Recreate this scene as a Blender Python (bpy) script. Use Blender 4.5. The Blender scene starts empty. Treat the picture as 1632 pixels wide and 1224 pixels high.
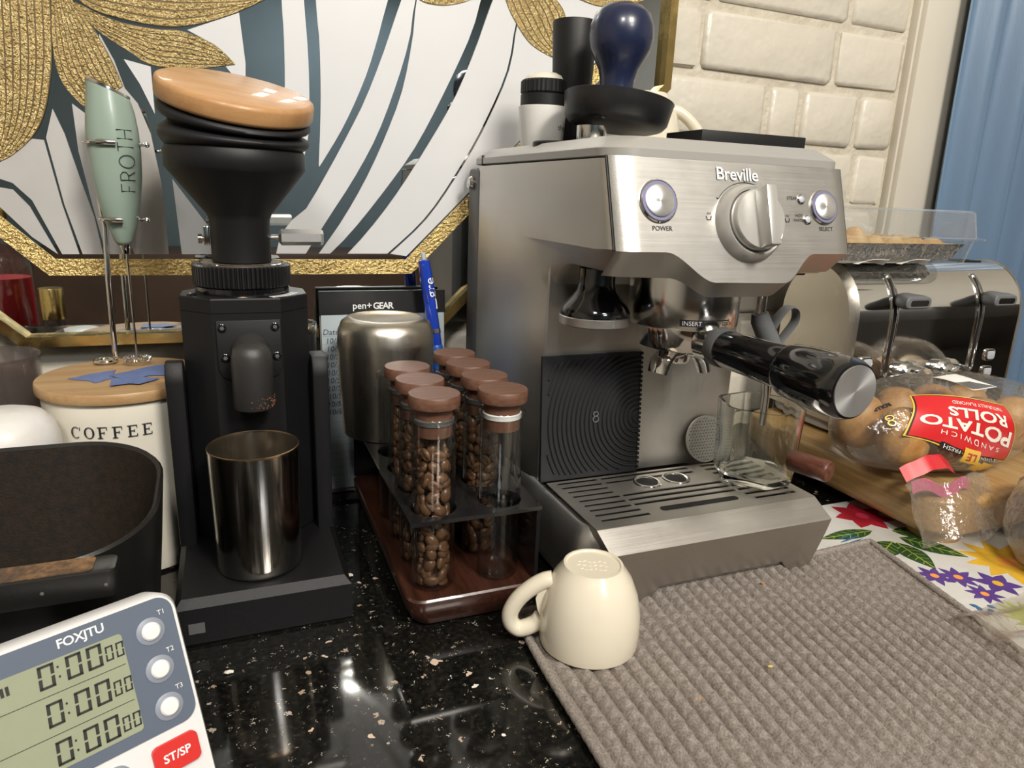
import bpy, bmesh, math, random
from mathutils import Vector, Matrix
random.seed(7)
S = bpy.context.scene
COL = S.collection
R = math.radians

# ------------------------------------------------------------------ camera
CAM_F, CAM_P, CAM_R, CAM_Y, CAM_H = 1116.0, R(15.2), R(2.24), R(22.2), 0.30
F0 = Vector((math.sin(CAM_Y), math.cos(CAM_Y), 0)); R0 = Vector((math.cos(CAM_Y), -math.sin(CAM_Y), 0)); Z0 = Vector((0, 0, 1))
FW = F0*math.cos(CAM_P) - Z0*math.sin(CAM_P); U0 = F0*math.sin(CAM_P) + Z0*math.cos(CAM_P)
RT = R0*math.cos(CAM_R) + U0*math.sin(CAM_R); UP = U0*math.cos(CAM_R) - R0*math.sin(CAM_R)
cam_d = bpy.data.cameras.new('camera'); cam = bpy.data.objects.new('camera', cam_d); COL.objects.link(cam)
m = Matrix.Identity(4)
for i in range(3):
    m[i][0] = RT[i]; m[i][1] = UP[i]; m[i][2] = -FW[i]
m[2][3] = CAM_H
cam.matrix_world = m
cam_d.sensor_fit = 'HORIZONTAL'; cam_d.sensor_width = 36; cam_d.lens = 36*CAM_F/1632
cam_d.clip_start = 0.01; cam_d.clip_end = 50
S.camera = cam

# ------------------------------------------------------------------ world, lamps, exposure
W = bpy.data.worlds.new('world'); S.world = W; W.use_nodes = True
W.node_tree.nodes['Background'].inputs[0].default_value = (0.75, 0.8, 0.9, 1)
W.node_tree.nodes['Background'].inputs[1].default_value = 0.05
def area(name, loc, target, size, power, col, sy=None):
    d = bpy.data.lights.new(name, 'AREA'); d.energy = power; d.color = col; d.size = size
    if sy: d.shape = 'RECTANGLE'; d.size_y = sy
    o = bpy.data.objects.new(name, d); COL.objects.link(o); o.location = loc
    o.rotation_euler = (Vector(target)-Vector(loc)).to_track_quat('-Z', 'Y').to_euler()
    return o
area('ceiling_light_key', (0.44, -0.93, 1.46), (0.30, 0.45, 0.0), 0.34, 31, (1.0, 0.93, 0.83))
area('ceiling_light_room', (-0.35, -0.75, 1.46), (0.1, 0.2, 0.0), 0.28, 11, (1.0, 0.96, 0.90))
area('ceiling_light_far', (0.6, -2.0, 1.46), (0.6, -1.6, 0.0), 0.5, 13, (0.95, 0.97, 1.0))
S.view_settings.view_transform = 'Standard'; S.view_settings.look = 'None'
S.view_settings.exposure = 0.28; S.view_settings.gamma = 1.0
S.view_settings.use_curve_mapping = False
S.cycles.transparent_max_bounces = 48; S.cycles.max_bounces = 14; S.cycles.glossy_bounces = 8; S.cycles.caustics_reflective = False; S.cycles.sample_clamp_indirect = 6

# ------------------------------------------------------------------ materials
MATS = {}
def nt(mat): return mat.node_tree.nodes, mat.node_tree.links
def base(name):
    mt = bpy.data.materials.new(name); mt.use_nodes = True
    return mt, mt.node_tree.nodes, mt.node_tree.links, mt.node_tree.nodes['Principled BSDF']
def coords(n, l, scale=(1,1,1), rot=(0,0,0), kind='Object'):
    tc = n.new('ShaderNodeTexCoord'); mp = n.new('ShaderNodeMapping'); l.new(tc.outputs[kind], mp.inputs[0])
    mp.inputs['Scale'].default_value = scale; mp.inputs['Rotation'].default_value = rot
    return mp.outputs[0]
def noise(n, l, vec, scale, detail=4, rough=.55):
    t = n.new('ShaderNodeTexNoise'); l.new(vec, t.inputs['Vector'])
    t.inputs['Scale'].default_value = scale; t.inputs['Detail'].default_value = detail; t.inputs['Roughness'].default_value = rough
    return t.outputs['Fac']
def ramp(n, l, fac, stops):
    r = n.new('ShaderNodeValToRGB'); l.new(fac, r.inputs[0]); e = r.color_ramp.elements
    while len(e) < len(stops): e.new(.5)
    for k, (p, c) in enumerate(stops):
        e[k].position = p; e[k].color = tuple(c)+((1,) if len(c) == 3 else ())
    return r.outputs[0]
def bump(n, l, b, h, strength, dist=.001):
    bp = n.new('ShaderNodeBump'); bp.inputs['Strength'].default_value = strength; bp.inputs['Distance'].default_value = dist
    l.new(h, bp.inputs['Height']); l.new(bp.outputs[0], b.inputs['Normal'])
def mat(name, col, rough=.5, metal=0., var=None, bmp=None, coat=0., spec=.5, stretch=(1,1,1), emis=None, rvar=None, trans=0):
    """plain surface; var=(scale, col2) colour mottling, bmp=(scale, strength, dist), rvar=(scale, lo, hi)"""
    if name in MATS: return MATS[name]
    mt, n, l, b = base(name); MATS[name] = mt
    b.inputs['Base Color'].default_value = (*col, 1); b.inputs['Roughness'].default_value = rough; b.inputs['Metallic'].default_value = metal
    b.inputs['Coat Weight'].default_value = coat; b.inputs['Coat Roughness'].default_value = .06; b.inputs['Specular IOR Level'].default_value = spec
    if trans: b.inputs['Transmission Weight'].default_value = trans
    v = coords(n, l, stretch) if (var or bmp or rvar) else None
    if var:
        f = noise(n, l, v, var[0]); l.new(ramp(n, l, f, [(.32, col), (.68, var[1])]), b.inputs['Base Color'])
    if rvar:
        f = noise(n, l, v, rvar[0]); mr = n.new('ShaderNodeMapRange'); l.new(f, mr.inputs[0])
        mr.inputs[1].default_value = .3; mr.inputs[2].default_value = .7; mr.inputs[3].default_value = rvar[1]; mr.inputs[4].default_value = rvar[2]
        l.new(mr.outputs[0], b.inputs['Roughness'])
    if bmp: bump(n, l, b, noise(n, l, v, bmp[0], 3), bmp[1], bmp[2] if len(bmp) > 2 else .001)
    if emis: b.inputs['Emission Color'].default_value = (*emis[0], 1); b.inputs['Emission Strength'].default_value = emis[1]
    return mt
def brushed(name, col=(.50,.485,.455), rough=.36, axis='x', strength=.12, smudge=.10):
    """brushed steel: fine streaks along one axis and faint smudges in the gloss"""
    mt, n, l, b = base(name); MATS[name] = mt
    sc = {'x': (6, 500, 500), 'y': (500, 6, 500), 'z': (500, 500, 6)}[axis]
    b.inputs['Base Color'].default_value = (*col, 1); b.inputs['Metallic'].default_value = 1
    f = noise(n, l, coords(n, l, sc), 2.0, 3)
    g = noise(n, l, coords(n, l), 22.0, 5, .65)
    mx = n.new('ShaderNodeMath'); mx.operation = 'MULTIPLY_ADD'; l.new(g, mx.inputs[0]); mx.inputs[1].default_value = smudge*2; mx.inputs[2].default_value = rough-smudge
    m2 = n.new('ShaderNodeMath'); m2.operation = 'MULTIPLY_ADD'; l.new(f, m2.inputs[0]); m2.inputs[1].default_value = .12; l.new(mx.outputs[0], m2.inputs[2])
    l.new(m2.outputs[0], b.inputs['Roughness'])
    bump(n, l, b, f, strength, .0004)
    return mt
def wood(name, c1, c2, rough=.45, axis='x', scale=14, coat=0., streak=14):
    mt, n, l, b = base(name); MATS[name] = mt
    sc = {'x': (1, streak, streak), 'y': (streak, 1, streak), 'z': (streak, streak, 1)}[axis]
    v = coords(n, l, sc); f = noise(n, l, v, scale, 6, .6); g = noise(n, l, v, scale*9, 3, .6)
    ad = n.new('ShaderNodeMath'); ad.operation = 'MULTIPLY_ADD'; l.new(g, ad.inputs[0]); ad.inputs[1].default_value = .35; l.new(f, ad.inputs[2])
    l.new(ramp(n, l, ad.outputs[0], [(.45, c1), (.85, c2)]), b.inputs['Base Color'])
    b.inputs['Roughness'].default_value = rough; b.inputs['Coat Weight'].default_value = coat
    bump(n, l, b, ad.outputs[0], .12, .0005)
    return mt
def clear(name, tint=(.97,.98,.98), gloss=.04, ior=1.45, bmp=None, haze=0., hazecol=(.8,.8,.8), edge=1.0, rim=None):
    """thin clear glass or film: passes light straight through, mirrors by Fresnel"""
    mt = bpy.data.materials.new(name); mt.use_nodes = True; MATS[name] = mt
    n, l = nt(mt); n.remove(n['Principled BSDF']); out = n['Material Output']
    tr = n.new('ShaderNodeBsdfTransparent'); tr.inputs[0].default_value = (*tint, 1)
    gl = n.new('ShaderNodeBsdfGlossy'); gl.inputs['Roughness'].default_value = gloss; gl.inputs[0].default_value = (1,1,1,1)
    fr = n.new('ShaderNodeLayerWeight'); fr.inputs[0].default_value = .5
    pw = n.new('ShaderNodeMath'); pw.operation = 'POWER'; l.new(fr.outputs['Facing'], pw.inputs[0]); pw.inputs[1].default_value = 4.0
    mm = n.new('ShaderNodeMath'); mm.operation = 'MULTIPLY_ADD'; mm.use_clamp = True; l.new(pw.outputs[0], mm.inputs[0]); mm.inputs[1].default_value = .55*edge; mm.inputs[2].default_value = .035*edge
    if rim:   # longer path through the wall at glancing angles: more of the glass's own tint
        rp = n.new('ShaderNodeMath'); rp.operation = 'POWER'; l.new(fr.outputs['Facing'], rp.inputs[0]); rp.inputs[1].default_value = 3.0
        rc = n.new('ShaderNodeMix'); rc.data_type = 'RGBA'; l.new(rp.outputs[0], rc.inputs[0]); rc.inputs[6].default_value = (*tint, 1); rc.inputs[7].default_value = (*rim, 1); l.new(rc.outputs[2], tr.inputs[0])
    mx = n.new('ShaderNodeMixShader'); src = mm.outputs[0]
    l.new(src, mx.inputs[0]); l.new(tr.outputs[0], mx.inputs[1]); l.new(gl.outputs[0], mx.inputs[2])
    res = mx.outputs[0]
    if bmp:
        bp = n.new('ShaderNodeBump'); bp.inputs['Strength'].default_value = bmp[1]; bp.inputs['Distance'].default_value = bmp[2]
        l.new(noise(n, l, coords(n, l), bmp[0], 3), bp.inputs['Height']); l.new(bp.outputs[0], gl.inputs['Normal']); l.new(bp.outputs[0], fr.inputs['Normal'])
    if haze:
        df = n.new('ShaderNodeBsdfDiffuse'); df.inputs[0].default_value = (*hazecol, 1)
        m3 = n.new('ShaderNodeMixShader'); m3.inputs[0].default_value = haze
        l.new(res, m3.inputs[1]); l.new(df.outputs[0], m3.inputs[2]); res = m3.outputs[0]
    l.new(res, out.inputs[0])
    return mt
M = MATS
mat('black_plastic', (.008,.008,.009), .38, var=(60,(.012,.012,.013)), bmp=(900,.08,.0003))
mat('black_matte', (.008,.008,.0085), .5, spec=.35, bmp=(1500,.12,.0003))
mat('black_powder', (.0070,.0070,.0078), .46, spec=.3, bmp=(2600,.35,.0004))
mat('black_gloss', (.006,.006,.007), .10, coat=.6)
mat('black_rubber', (.010,.010,.0115), .52, spec=.4)
mat('mat_rubber', (.020,.0205,.0225), .5, spec=.4)
mat('satin_alu', (.86,.85,.83), .38, 1.0)
mat('black_ink', (.01,.01,.012), .6)
mat('soft_print', (.03,.03,.035), .6)
mat('white_print', (.82,.82,.80), .5)
mat('chrome', (.80,.79,.77), .06, 1.0, rvar=(30,.03,.11))
mat('polished_steel', (.66,.65,.62), .14, 1.0, rvar=(40,.10,.22))
mat('silver_plastic', (.55,.54,.51), .32, .55)
mat('dark_grey', (.10,.10,.10), .45)
mat('grey_rubber', (.14,.145,.15), .55)
mat('light_grey', (.45,.47,.50), .4)
brushed('steel_x'); brushed('steel_soft', col=(.60,.575,.53), rough=.42, axis='x'); brushed('steel_tray', col=(.58,.555,.515), rough=.31, axis='x', smudge=.08); brushed('steel_side', col=(.62,.595,.55), rough=.40, axis='y'); brushed('steel_plate', col=(.56,.535,.49), rough=.42, axis='z'); brushed('steel_y', axis='y'); brushed('steel_z', axis='z', rough=.22)
brushed('steel_dark_y', col=(.34,.335,.325), rough=.33, axis='y'); brushed('satin_cup', col=(.60,.56,.49), rough=.25, axis='z', strength=.08); brushed('streaked_cup', col=(.56,.53,.48), rough=.10, axis='z', strength=.12, smudge=.03)
mat('top_grey', (.42,.41,.385), .42, .35)
wood('walnut', (.085,.036,.021), (.165,.078,.048), .5, 'x', 22)
wood('walnut_base', (.018,.0065,.004), (.062,.021,.012), .30, 'y', 18, coat=.3)
wood('rosewood', (.045,.014,.009), (.15,.050,.030), .38, 'y', 24)
wood('beech', (.38,.192,.072), (.51,.283,.12), .45, 'x', 9, coat=.15, streak=9)
wood('acacia', (.33,.185,.078), (.51,.335,.165), .42, 'x', 10, streak=10)
wood('bamboo', (.29,.165,.058), (.46,.295,.125), .38, 'y', 14, coat=.2, streak=18)
mat('cream', (.71,.65,.52), .22, coat=.5)
mat('cream_matte', (.72,.68,.585), .38, coat=.15, var=(30,(.68,.635,.53)))
clear('tube_glass', (.975,.98,.975), .03, 1.45, edge=1.15, rim=(.55,.57,.56))
clear('cup_glass', (.90,.925,.90), .02, 1.5, bmp=(60,.25,.002), edge=1.5, rim=(.22,.27,.23))
def real_glass():
    mt, n, l, b = base('thick_glass'); MATS['thick_glass'] = mt
    b.inputs['Base Color'].default_value = (.93,.955,.93,1); b.inputs['Roughness'].default_value = 0; b.inputs['Transmission Weight'].default_value = 1; b.inputs['IOR'].default_value = 1.47
real_glass()
clear('film', (.93,.92,.90), .10, 1.45, bmp=(90,.8,.004), haze=.045, hazecol=(.75,.70,.62), edge=1.5)
clear('clamshell', (.92,.93,.93), .04, 1.5, bmp=(40,.3,.002), haze=.05, edge=2.2)
clear('smoked', (.62,.58,.57), .05, 1.5, haze=.12, hazecol=(.30,.27,.26), edge=1.4)

# ------------------------------------------------------------------ mesh helpers
ORG = {}
class B:
    """collects shapes in world coordinates into one mesh"""
    def __init__(s): s.v = []; s.f = []; s.M = Matrix.Identity(4)
    def add(s, vs, fs):
        o = len(s.v); s.v += [tuple(s.M @ Vector(p)) for p in vs]; s.f += [tuple(i+o for i in f) for f in fs]; return s
    def box(s, x0, x1, y0, y1, z0, z1, bev=0, seg=2):
        bm = bmesh.new(); bmesh.ops.create_cube(bm, size=1)
        bmesh.ops.scale(bm, vec=(x1-x0, y1-y0, z1-z0), verts=bm.verts); bmesh.ops.translate(bm, vec=((x0+x1)/2, (y0+y1)/2, (z0+z1)/2), verts=bm.verts)
        if bev: bmesh.ops.bevel(bm, geom=bm.edges[:], offset=bev, segments=seg, profile=.5, affect='EDGES', clamp_overlap=True)
        return s.take(bm)
    def take(s, bm):
        bm.verts.index_update(); s.add([v.co[:] for v in bm.verts], [[v.index for v in f.verts] for f in bm.faces]); bm.free(); return s
    def rings(s, rs, cap0=True, cap1=True, closed=True):
        n = len(rs[0]); vs = [p for r in rs for p in r]; fs = []
        for k in range(len(rs)-1):
            for i in range(n if closed else n-1):
                j = (i+1) % n; fs.append((k*n+i, k*n+j, (k+1)*n+j, (k+1)*n+i))
        if cap0: fs.append(tuple(reversed(range(n))))
        if cap1: fs.append(tuple((len(rs)-1)*n+i for i in range(n)))
        return s.add(vs, fs)
    def lathe(s, prof, c=(0,0,0), n=40, axis='z', cap0=True, cap1=True):
        rs = []
        for r, h in prof:
            r = max(r, 1e-5); ring = []
            for i in range(n):
                a = 2*math.pi*i/n; x, y = r*math.cos(a), r*math.sin(a)
                p = {'z': (x, y, h), 'y': (x, -h, y), 'x': (h, x, y)}[axis]   # y axis points to -Y (towards the viewer)
                ring.append((c[0]+p[0], c[1]+p[1], c[2]+p[2]))
            rs.append(ring)
        return s.rings(rs, cap0, cap1)
    def tube(s, path, rad, n=10, closed=False):
        P = [Vector(p) for p in path]; rs = []; N = len(P); up = None
        for i, p in enumerate(P):
            t = (P[(i+1) % N]-P[i-1]) if closed else (P[min(i+1, N-1)]-P[max(i-1, 0)])
            t.normalize()
            if up is None: up = Vector((0,0,1)) if abs(t.z) < .9 else Vector((1,0,0))
            a = (up-t*up.dot(t)); a.normalize(); b = t.cross(a); up = a
            r = rad[i] if isinstance(rad, list) else rad
            ra, rb = r if isinstance(r, tuple) else (r, r)
            rs.append([tuple(p+a*ra*math.cos(2*math.pi*k/n)+b*rb*math.sin(2*math.pi*k/n)) for k in range(n)])
        if closed: rs.append(rs[0]); return s.rings(rs, False, False)
        return s.rings(rs)
    def prism(s, poly, h0, h1, plane='xy', bev=0):
        """poly in 2D; plane xy -> extruded in z, xz -> in y, yz -> in x"""
        mp = {'xy': lambda a, b, h: (a, b, h), 'xz': lambda a, b, h: (a, h, b), 'yz': lambda a, b, h: (h, a, b)}[plane]
        bm = bmesh.new(); n = len(poly)
        lo = [bm.verts.new(mp(a, b, h0)) for a, b in poly]; hi = [bm.verts.new(mp(a, b, h1)) for a, b in poly]
        bm.faces.new(lo); bm.faces.new(hi[::-1])
        for i in range(n): bm.faces.new((lo[i], hi[i], hi[(i+1) % n], lo[(i+1) % n]))
        bmesh.ops.recalc_face_normals(bm, faces=bm.faces)
        if bev:
            ed = [e for e in bm.edges if (e.verts[0] in lo and e.verts[1] in lo) or (e.verts[0] in hi and e.verts[1] in hi)]
            bmesh.ops.bevel(bm, geom=ed, offset=bev, segments=2, profile=.5, affect='EDGES', clamp_overlap=True)
        if n > 4: bmesh.ops.triangulate(bm, faces=[f for f in bm.faces if len(f.verts) > 4])
        return s.take(bm)
    def grid(s, fn, nu, nv):
        vs = [fn(i/nu, j/nv) for j in range(nv+1) for i in range(nu+1)]
        return s.add(vs, [(j*(nu+1)+i, j*(nu+1)+i+1, (j+1)*(nu+1)+i+1, (j+1)*(nu+1)+i) for j in range(nv) for i in range(nu)])
    def sheet(s, fn, nu, nv, th):
        """curved sheet with thickness along its own normal"""
        g = [[Vector(fn(i/nu, j/nv)) for i in range(nu+1)] for j in range(nv+1)]
        top = []; bot = []
        for j in range(nv+1):
            for i in range(nu+1):
                a = g[j][min(i+1, nu)]-g[j][max(i-1, 0)]; b = g[min(j+1, nv)][i]-g[max(j-1, 0)][i]
                nn = a.cross(b); nn = nn.normalized() if nn.length > 1e-12 else Vector((0,0,1))
                top.append(tuple(g[j][i]+nn*th/2)); bot.append(tuple(g[j][i]-nn*th/2))
        K = (nu+1)*(nv+1); fs = []
        for j in range(nv):
            for i in range(nu):
                a, b, c, d = j*(nu+1)+i, j*(nu+1)+i+1, (j+1)*(nu+1)+i+1, (j+1)*(nu+1)+i
                fs.append((a, b, c, d)); fs.append((K+d, K+c, K+b, K+a))
        edge = [i for i in range(nu+1)]+[j*(nu+1)+nu for j in range(1, nv+1)]+[nv*(nu+1)+i for i in range(nu-1, -1, -1)]+[j*(nu+1) for j in range(nv-1, 0, -1)]
        for k in range(len(edge)):
            a, b = edge[k], edge[(k+1) % len(edge)]; fs.append((b, a, K+a, K+b))
        return s.add(top+bot, fs)
def part(name, b, mt, parent=None, smooth=40, org=None, merge=False):
    """link one mesh; parts are stored relative to their thing's base"""
    o = ORG[parent.name] if parent else (org or Vector((0,0,0)))
    me = bpy.data.meshes.new(name); me.from_pydata([(x-o[0], y-o[1], z-o[2]) for x, y, z in b.v], [], b.f); me.update()
    if merge:
        bm = bmesh.new(); bm.from_mesh(me); bmesh.ops.remove_doubles(bm, verts=bm.verts, dist=1e-5); bmesh.ops.recalc_face_normals(bm, faces=bm.faces); bm.to_mesh(me); bm.free()
    if smooth:
        me.shade_smooth()
        me.set_sharp_from_angle(angle=R(smooth))
    me.materials.append(MATS[mt] if isinstance(mt, str) else mt)
    ob = bpy.data.objects.new(name, me); COL.objects.link(ob)
    if parent: ob.parent = parent
    else: ob.location = o
    ORG[ob.name] = Vector(o)
    return ob
def tag(o, label, cat, group=None, kind=None):
    if label: o['label'] = label
    if cat: o['category'] = cat
    if group: o['group'] = group
    if kind: o['kind'] = kind
    return o
def thing(name, label, cat, loc, group=None):
    o = bpy.data.objects.new(name, None); COL.objects.link(o); o.location = loc; o.empty_display_size = .02
    ORG[o.name] = Vector(loc); tag(o, label, cat, group); return o
def single(name, b, mt, label, cat, loc, group=None, smooth=40, merge=False, kind=None):
    return tag(part(name, b, mt, None, smooth, Vector(loc), merge), label, cat, group, kind)
def struct(name, b, mt, loc=(0,0,0), smooth=40, parent=None):
    o = part(name, b, mt, parent, smooth, None if parent else Vector(loc))
    if not parent: o['kind'] = 'structure'
    return o
_DG = []
def text_verts(body, size, extrude=0., align='CENTER', space=1.0, shear=0., offset=0.):
    cu = bpy.data.curves.new('t', 'FONT'); cu.body = body; cu.size = size; cu.extrude = extrude; cu.align_x = align; cu.align_y = 'CENTER'
    cu.space_character = space; cu.shear = shear; cu.offset = offset; cu.resolution_u = 3
    ob = bpy.data.objects.new('t', cu); COL.objects.link(ob); bpy.context.view_layer.update()
    me = bpy.data.meshes.new_from_object(ob.evaluated_get(bpy.context.evaluated_depsgraph_get()))
    vs = [v.co.copy() for v in me.vertices]; fs = [tuple(p.vertices) for p in me.polygons]
    bpy.data.objects.remove(ob); bpy.data.curves.remove(cu); bpy.data.meshes.remove(me)
    return vs, fs
def lettering(b, body, size, org, ax, ay, ext=.0002, **k):
    """lettering laid on a plane: org centre, ax reading direction, ay up"""
    vs, fs = text_verts(body, size, 0, **k); ax = Vector(ax).normalized(); ay = Vector(ay).normalized(); nn = ax.cross(ay)
    return b.add([tuple(Vector(org)+ax*v.x+ay*v.y+nn*ext) for v in vs], fs)
def rrect(x0, x1, y0, y1, r, n=6):
    pts = []
    for cx, cy, a0 in ((x1-r, y1-r, 0), (x0+r, y1-r, 90), (x0+r, y0+r, 180), (x1-r, y0+r, 270)):
        for k in range(n+1): a = R(a0+90*k/n); pts.append((cx+r*math.cos(a), cy+r*math.sin(a)))
    return pts
def circ(cx, cy, r, n=24, a0=0): return [(cx+r*math.cos(a0+2*math.pi*k/n), cy+r*math.sin(a0+2*math.pi*k/n)) for k in range(n)]
def lerp(a, b, t): return a+(b-a)*t
def resample(P, n):
    L = [0]
    for i in range(1, len(P)): L.append(L[-1]+math.dist(P[i], P[i-1]))
    out = []
    for k in range(n+1):
        d = L[-1]*k/n; i = 1
        while i < len(P)-1 and L[i] < d: i += 1
        t = (d-L[i-1])/max(L[i]-L[i-1], 1e-9); out.append((lerp(P[i-1][0], P[i][0], t), lerp(P[i-1][1], P[i][1], t)))
    return out
def smooth3(P, n=6, closed=False):
    Q = [Vector(p) for p in P]; Q = [Q[0]]+Q+[Q[-1]]; out = []
    for i in range(1, len(Q)-2):
        for k in range(n):
            t = k/n; out.append(.5*(2*Q[i]+(Q[i+1]-Q[i-1])*t+(2*Q[i-1]-5*Q[i]+4*Q[i+1]-Q[i+2])*t*t+(-Q[i-1]+3*Q[i]-3*Q[i+1]+Q[i+2])*t**3))
    return out+[Q[-2]]
def smoothline(P, n):
    """Catmull-Rom through the points, then even spacing"""
    Q = [P[0]]+list(P)+[P[-1]]; out = []
    for i in range(1, len(Q)-2):
        for k in range(6):
            t = k/6; out.append(tuple(.5*(2*Q[i][d]+(Q[i+1][d]-Q[i-1][d])*t+(2*Q[i-1][d]-5*Q[i][d]+4*Q[i+1][d]-Q[i+2][d])*t*t+(-Q[i-1][d]+3*Q[i][d]-3*Q[i+1][d]+Q[i+2][d])*t**3) for d in range(2)))
    out.append(P[-1]); return resample(out, n)

# ================================================================== the room
mat('wall_paint', (.62,.585,.52), .7, var=(6,(.58,.55,.49)), bmp=(120,.15,.001))
mat('wall_blue', (.20,.265,.295), .75, var=(4,(.18,.24,.27)))
mat('ceiling_paint', (.78,.77,.74), .8, bmp=(60,.1,.001))
mat('floor_tile', (.36,.30,.235), .5, var=(5,(.42,.35,.28)))
mat('brick_paint', (.645,.605,.515), .42, var=(16,(.61,.565,.475)), bmp=(26,.55,.007), coat=.25)
mat('mortar_paint', (.59,.545,.45), .55, var=(30,(.50,.45,.35)), bmp=(70,.7,.005))
mat('trim_paint', (.66,.62,.53), .38, var=(10,(.63,.585,.495)), coat=.15)
ZF, ZC = -.90, 1.55
struct('wall_back', B().box(-1.6, 2.0, .7235, .80, ZF, ZC), 'mortar_paint')
struct('wall_front', B().box(-1.6, 2.0, -2.68, -2.6, ZF, ZC), 'wall_blue')
struct('wall_left', B().box(-1.68, -1.6, -2.6, .8, ZF, ZC), 'wall_paint')
struct('wall_right', B().box(2.0, 2.08, -2.6, .8, ZF, ZC), 'wall_paint')
mat('block_brown', (.060,.032,.020), .45, var=(6,(.085,.046,.028)))
mat('block_dark', (.018,.016,.015), .35)
single('added_dark_block', B().box(1.55, 1.99, -2.1, -.05, ZF+.001, .34, .01), 'block_dark', 'unseen dark block added along the right wall to darken the chrome toaster reflections', 'cabinet', (1.77,-1.1,ZF+.001))  # added out of view: darkens what the toaster front mirrors
single('added_brown_block', B().box(-1.3, 1.3, -2.59, -2.15, ZF+.001, -.02, .01), 'block_brown', 'dark brown block added along the far wall to darken what the mirror reflects', 'added_brown_block', (0,-2.37,ZF+.001))  # added behind the camera: gives the mirror a dark brown lower reflection
struct('ceiling', B().box(-1.68, 2.08, -2.68, .8, ZC, ZC+.05), 'ceiling_paint')
struct('floor', B().box(-1.68, 2.08, -2.68, .8, ZF-.05, ZF), 'floor_tile')
# painted bricks, one object each, children of the back wall
wallb = bpy.data.objects['wall_back']
def brick_mesh(w, h, seed):
    rr = random.Random(seed); bm = bmesh.new(); bmesh.ops.create_cube(bm, size=1)
    bmesh.ops.scale(bm, vec=(w, .016, h), verts=bm.verts)
    ed = [e for e in bm.edges if not all(v.co.y > 0 for v in e.verts)]
    bmesh.ops.bevel(bm, geom=ed, offset=.0065, segments=2, profile=.55, affect='EDGES')
    for v in bm.verts: v.co += Vector((rr.uniform(-.0011,.0011), rr.uniform(-.0012,.0012), rr.uniform(-.0011,.0011)))
    me = bpy.data.meshes.new('brick'); bm.to_mesh(me); bm.free(); me.shade_smooth(); me.set_sharp_from_angle(angle=R(60)); me.materials.append(M['brick_paint']); return me
BC = {}
def brick(x0, x1, z0, z1, k):
    w, h = x1-x0-.0075, z1-z0-.0085
    if w < .012: return
    key = (round(w, 3), k % 4)
    if key not in BC: BC[key] = brick_mesh(w, h, hash(key) & 255)
    o = bpy.data.objects.new('brick', BC[key]); COL.objects.link(o); o.parent = wallb
    o.location = ((x0+x1)/2, .7265+.0012*math.sin(k*7.3), (z0+z1)/2); o.rotation_euler = (0, .006*math.sin(k*3.1), 0)
CH = .0703
special = {5: [.409,.610,.661,.752,.818], 6: [.308,.506,.704,.818], 7: [.322,.52,.718,.818], 4: [.36,.56,.76,.818]}
k = 0
for c in range(0, 12):
    z0 = .4395+(c-6)*CH
    js = special.get(c) or ([.308,.506,.704,.818] if c % 2 == 0 else [.409,.607,.805,.818])
    left = []; x = js[0]
    while x > -.5: x -= .198; left.append(x)
    js = left[::-1]+js
    for a, b_ in zip(js[:-1], js[1:]): brick(a, b_, z0, z0+CH, k); k += 1
struct('trim_1', B().box(.823, .905, .704, .7235, 0, 1.45, .004), 'trim_paint')
struct('trim_2', B().box(.8195, .8235, .712, .7275, 0, 1.45, .001), 'trim_paint')

# granite worktop
def granite():
    mt, n, l, b = base('granite'); MATS['granite'] = mt
    v = coords(n, l)
    f = noise(n, l, v, 260, 5, .7); basec = ramp(n, l, f, [(.42, (.004,.0042,.004)), (.60, (.012,.0115,.009)), (.74, (.055,.048,.035))])
    cur = basec
    for sc, thr, keep, c1, c2 in ((62, .150, .62, (.62,.47,.36), (.78,.74,.68)), (120, .16, .60, (.40,.30,.22), (.70,.66,.60)), (260, .20, .66, (.26,.22,.17), (.45,.42,.36))):
        dv = n.new('ShaderNodeTexNoise'); l.new(v, dv.inputs['Vector']); dv.inputs['Scale'].default_value = sc*3
        mxv = n.new('ShaderNodeMix'); mxv.data_type = 'RGBA'; mxv.blend_type = 'LINEAR_LIGHT'; mxv.inputs[0].default_value = .004; l.new(v, mxv.inputs[6]); l.new(dv.outputs['Color'], mxv.inputs[7])
        vo = n.new('ShaderNodeTexVoronoi'); l.new(mxv.outputs[2], vo.inputs['Vector']); vo.inputs['Scale'].default_value = sc
        lt = n.new('ShaderNodeMath'); lt.operation = 'LESS_THAN'; l.new(vo.outputs['Distance'], lt.inputs[0])
        sp = n.new('ShaderNodeSeparateColor'); l.new(vo.outputs['Color'], sp.inputs[0])
        tm = n.new('ShaderNodeMath'); tm.operation = 'MULTIPLY'; l.new(sp.outputs[1], tm.inputs[0]); tm.inputs[1].default_value = thr*1.5; l.new(tm.outputs[0], lt.inputs[1])
        gt = n.new('ShaderNodeMath'); gt.operation = 'GREATER_THAN'; l.new(sp.outputs[0], gt.inputs[0]); gt.inputs[1].default_value = keep
        an = n.new('ShaderNodeMath'); an.operation = 'MULTIPLY'; l.new(lt.outputs[0], an.inputs[0]); l.new(gt.outputs[0], an.inputs[1])
        chip = ramp(n, l, sp.outputs[2], [(.2, c1), (.8, c2)])
        mx = n.new('ShaderNodeMix'); mx.data_type = 'RGBA'; l.new(an.outputs[0], mx.inputs[0]); l.new(cur, mx.inputs[6]); l.new(chip, mx.inputs[7]); cur = mx.outputs[2]
    l.new(cur, b.inputs['Base Color']); b.inputs['Roughness'].default_value = .07; b.inputs['Specular IOR Level'].default_value = .6
    return mt
granite()
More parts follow.
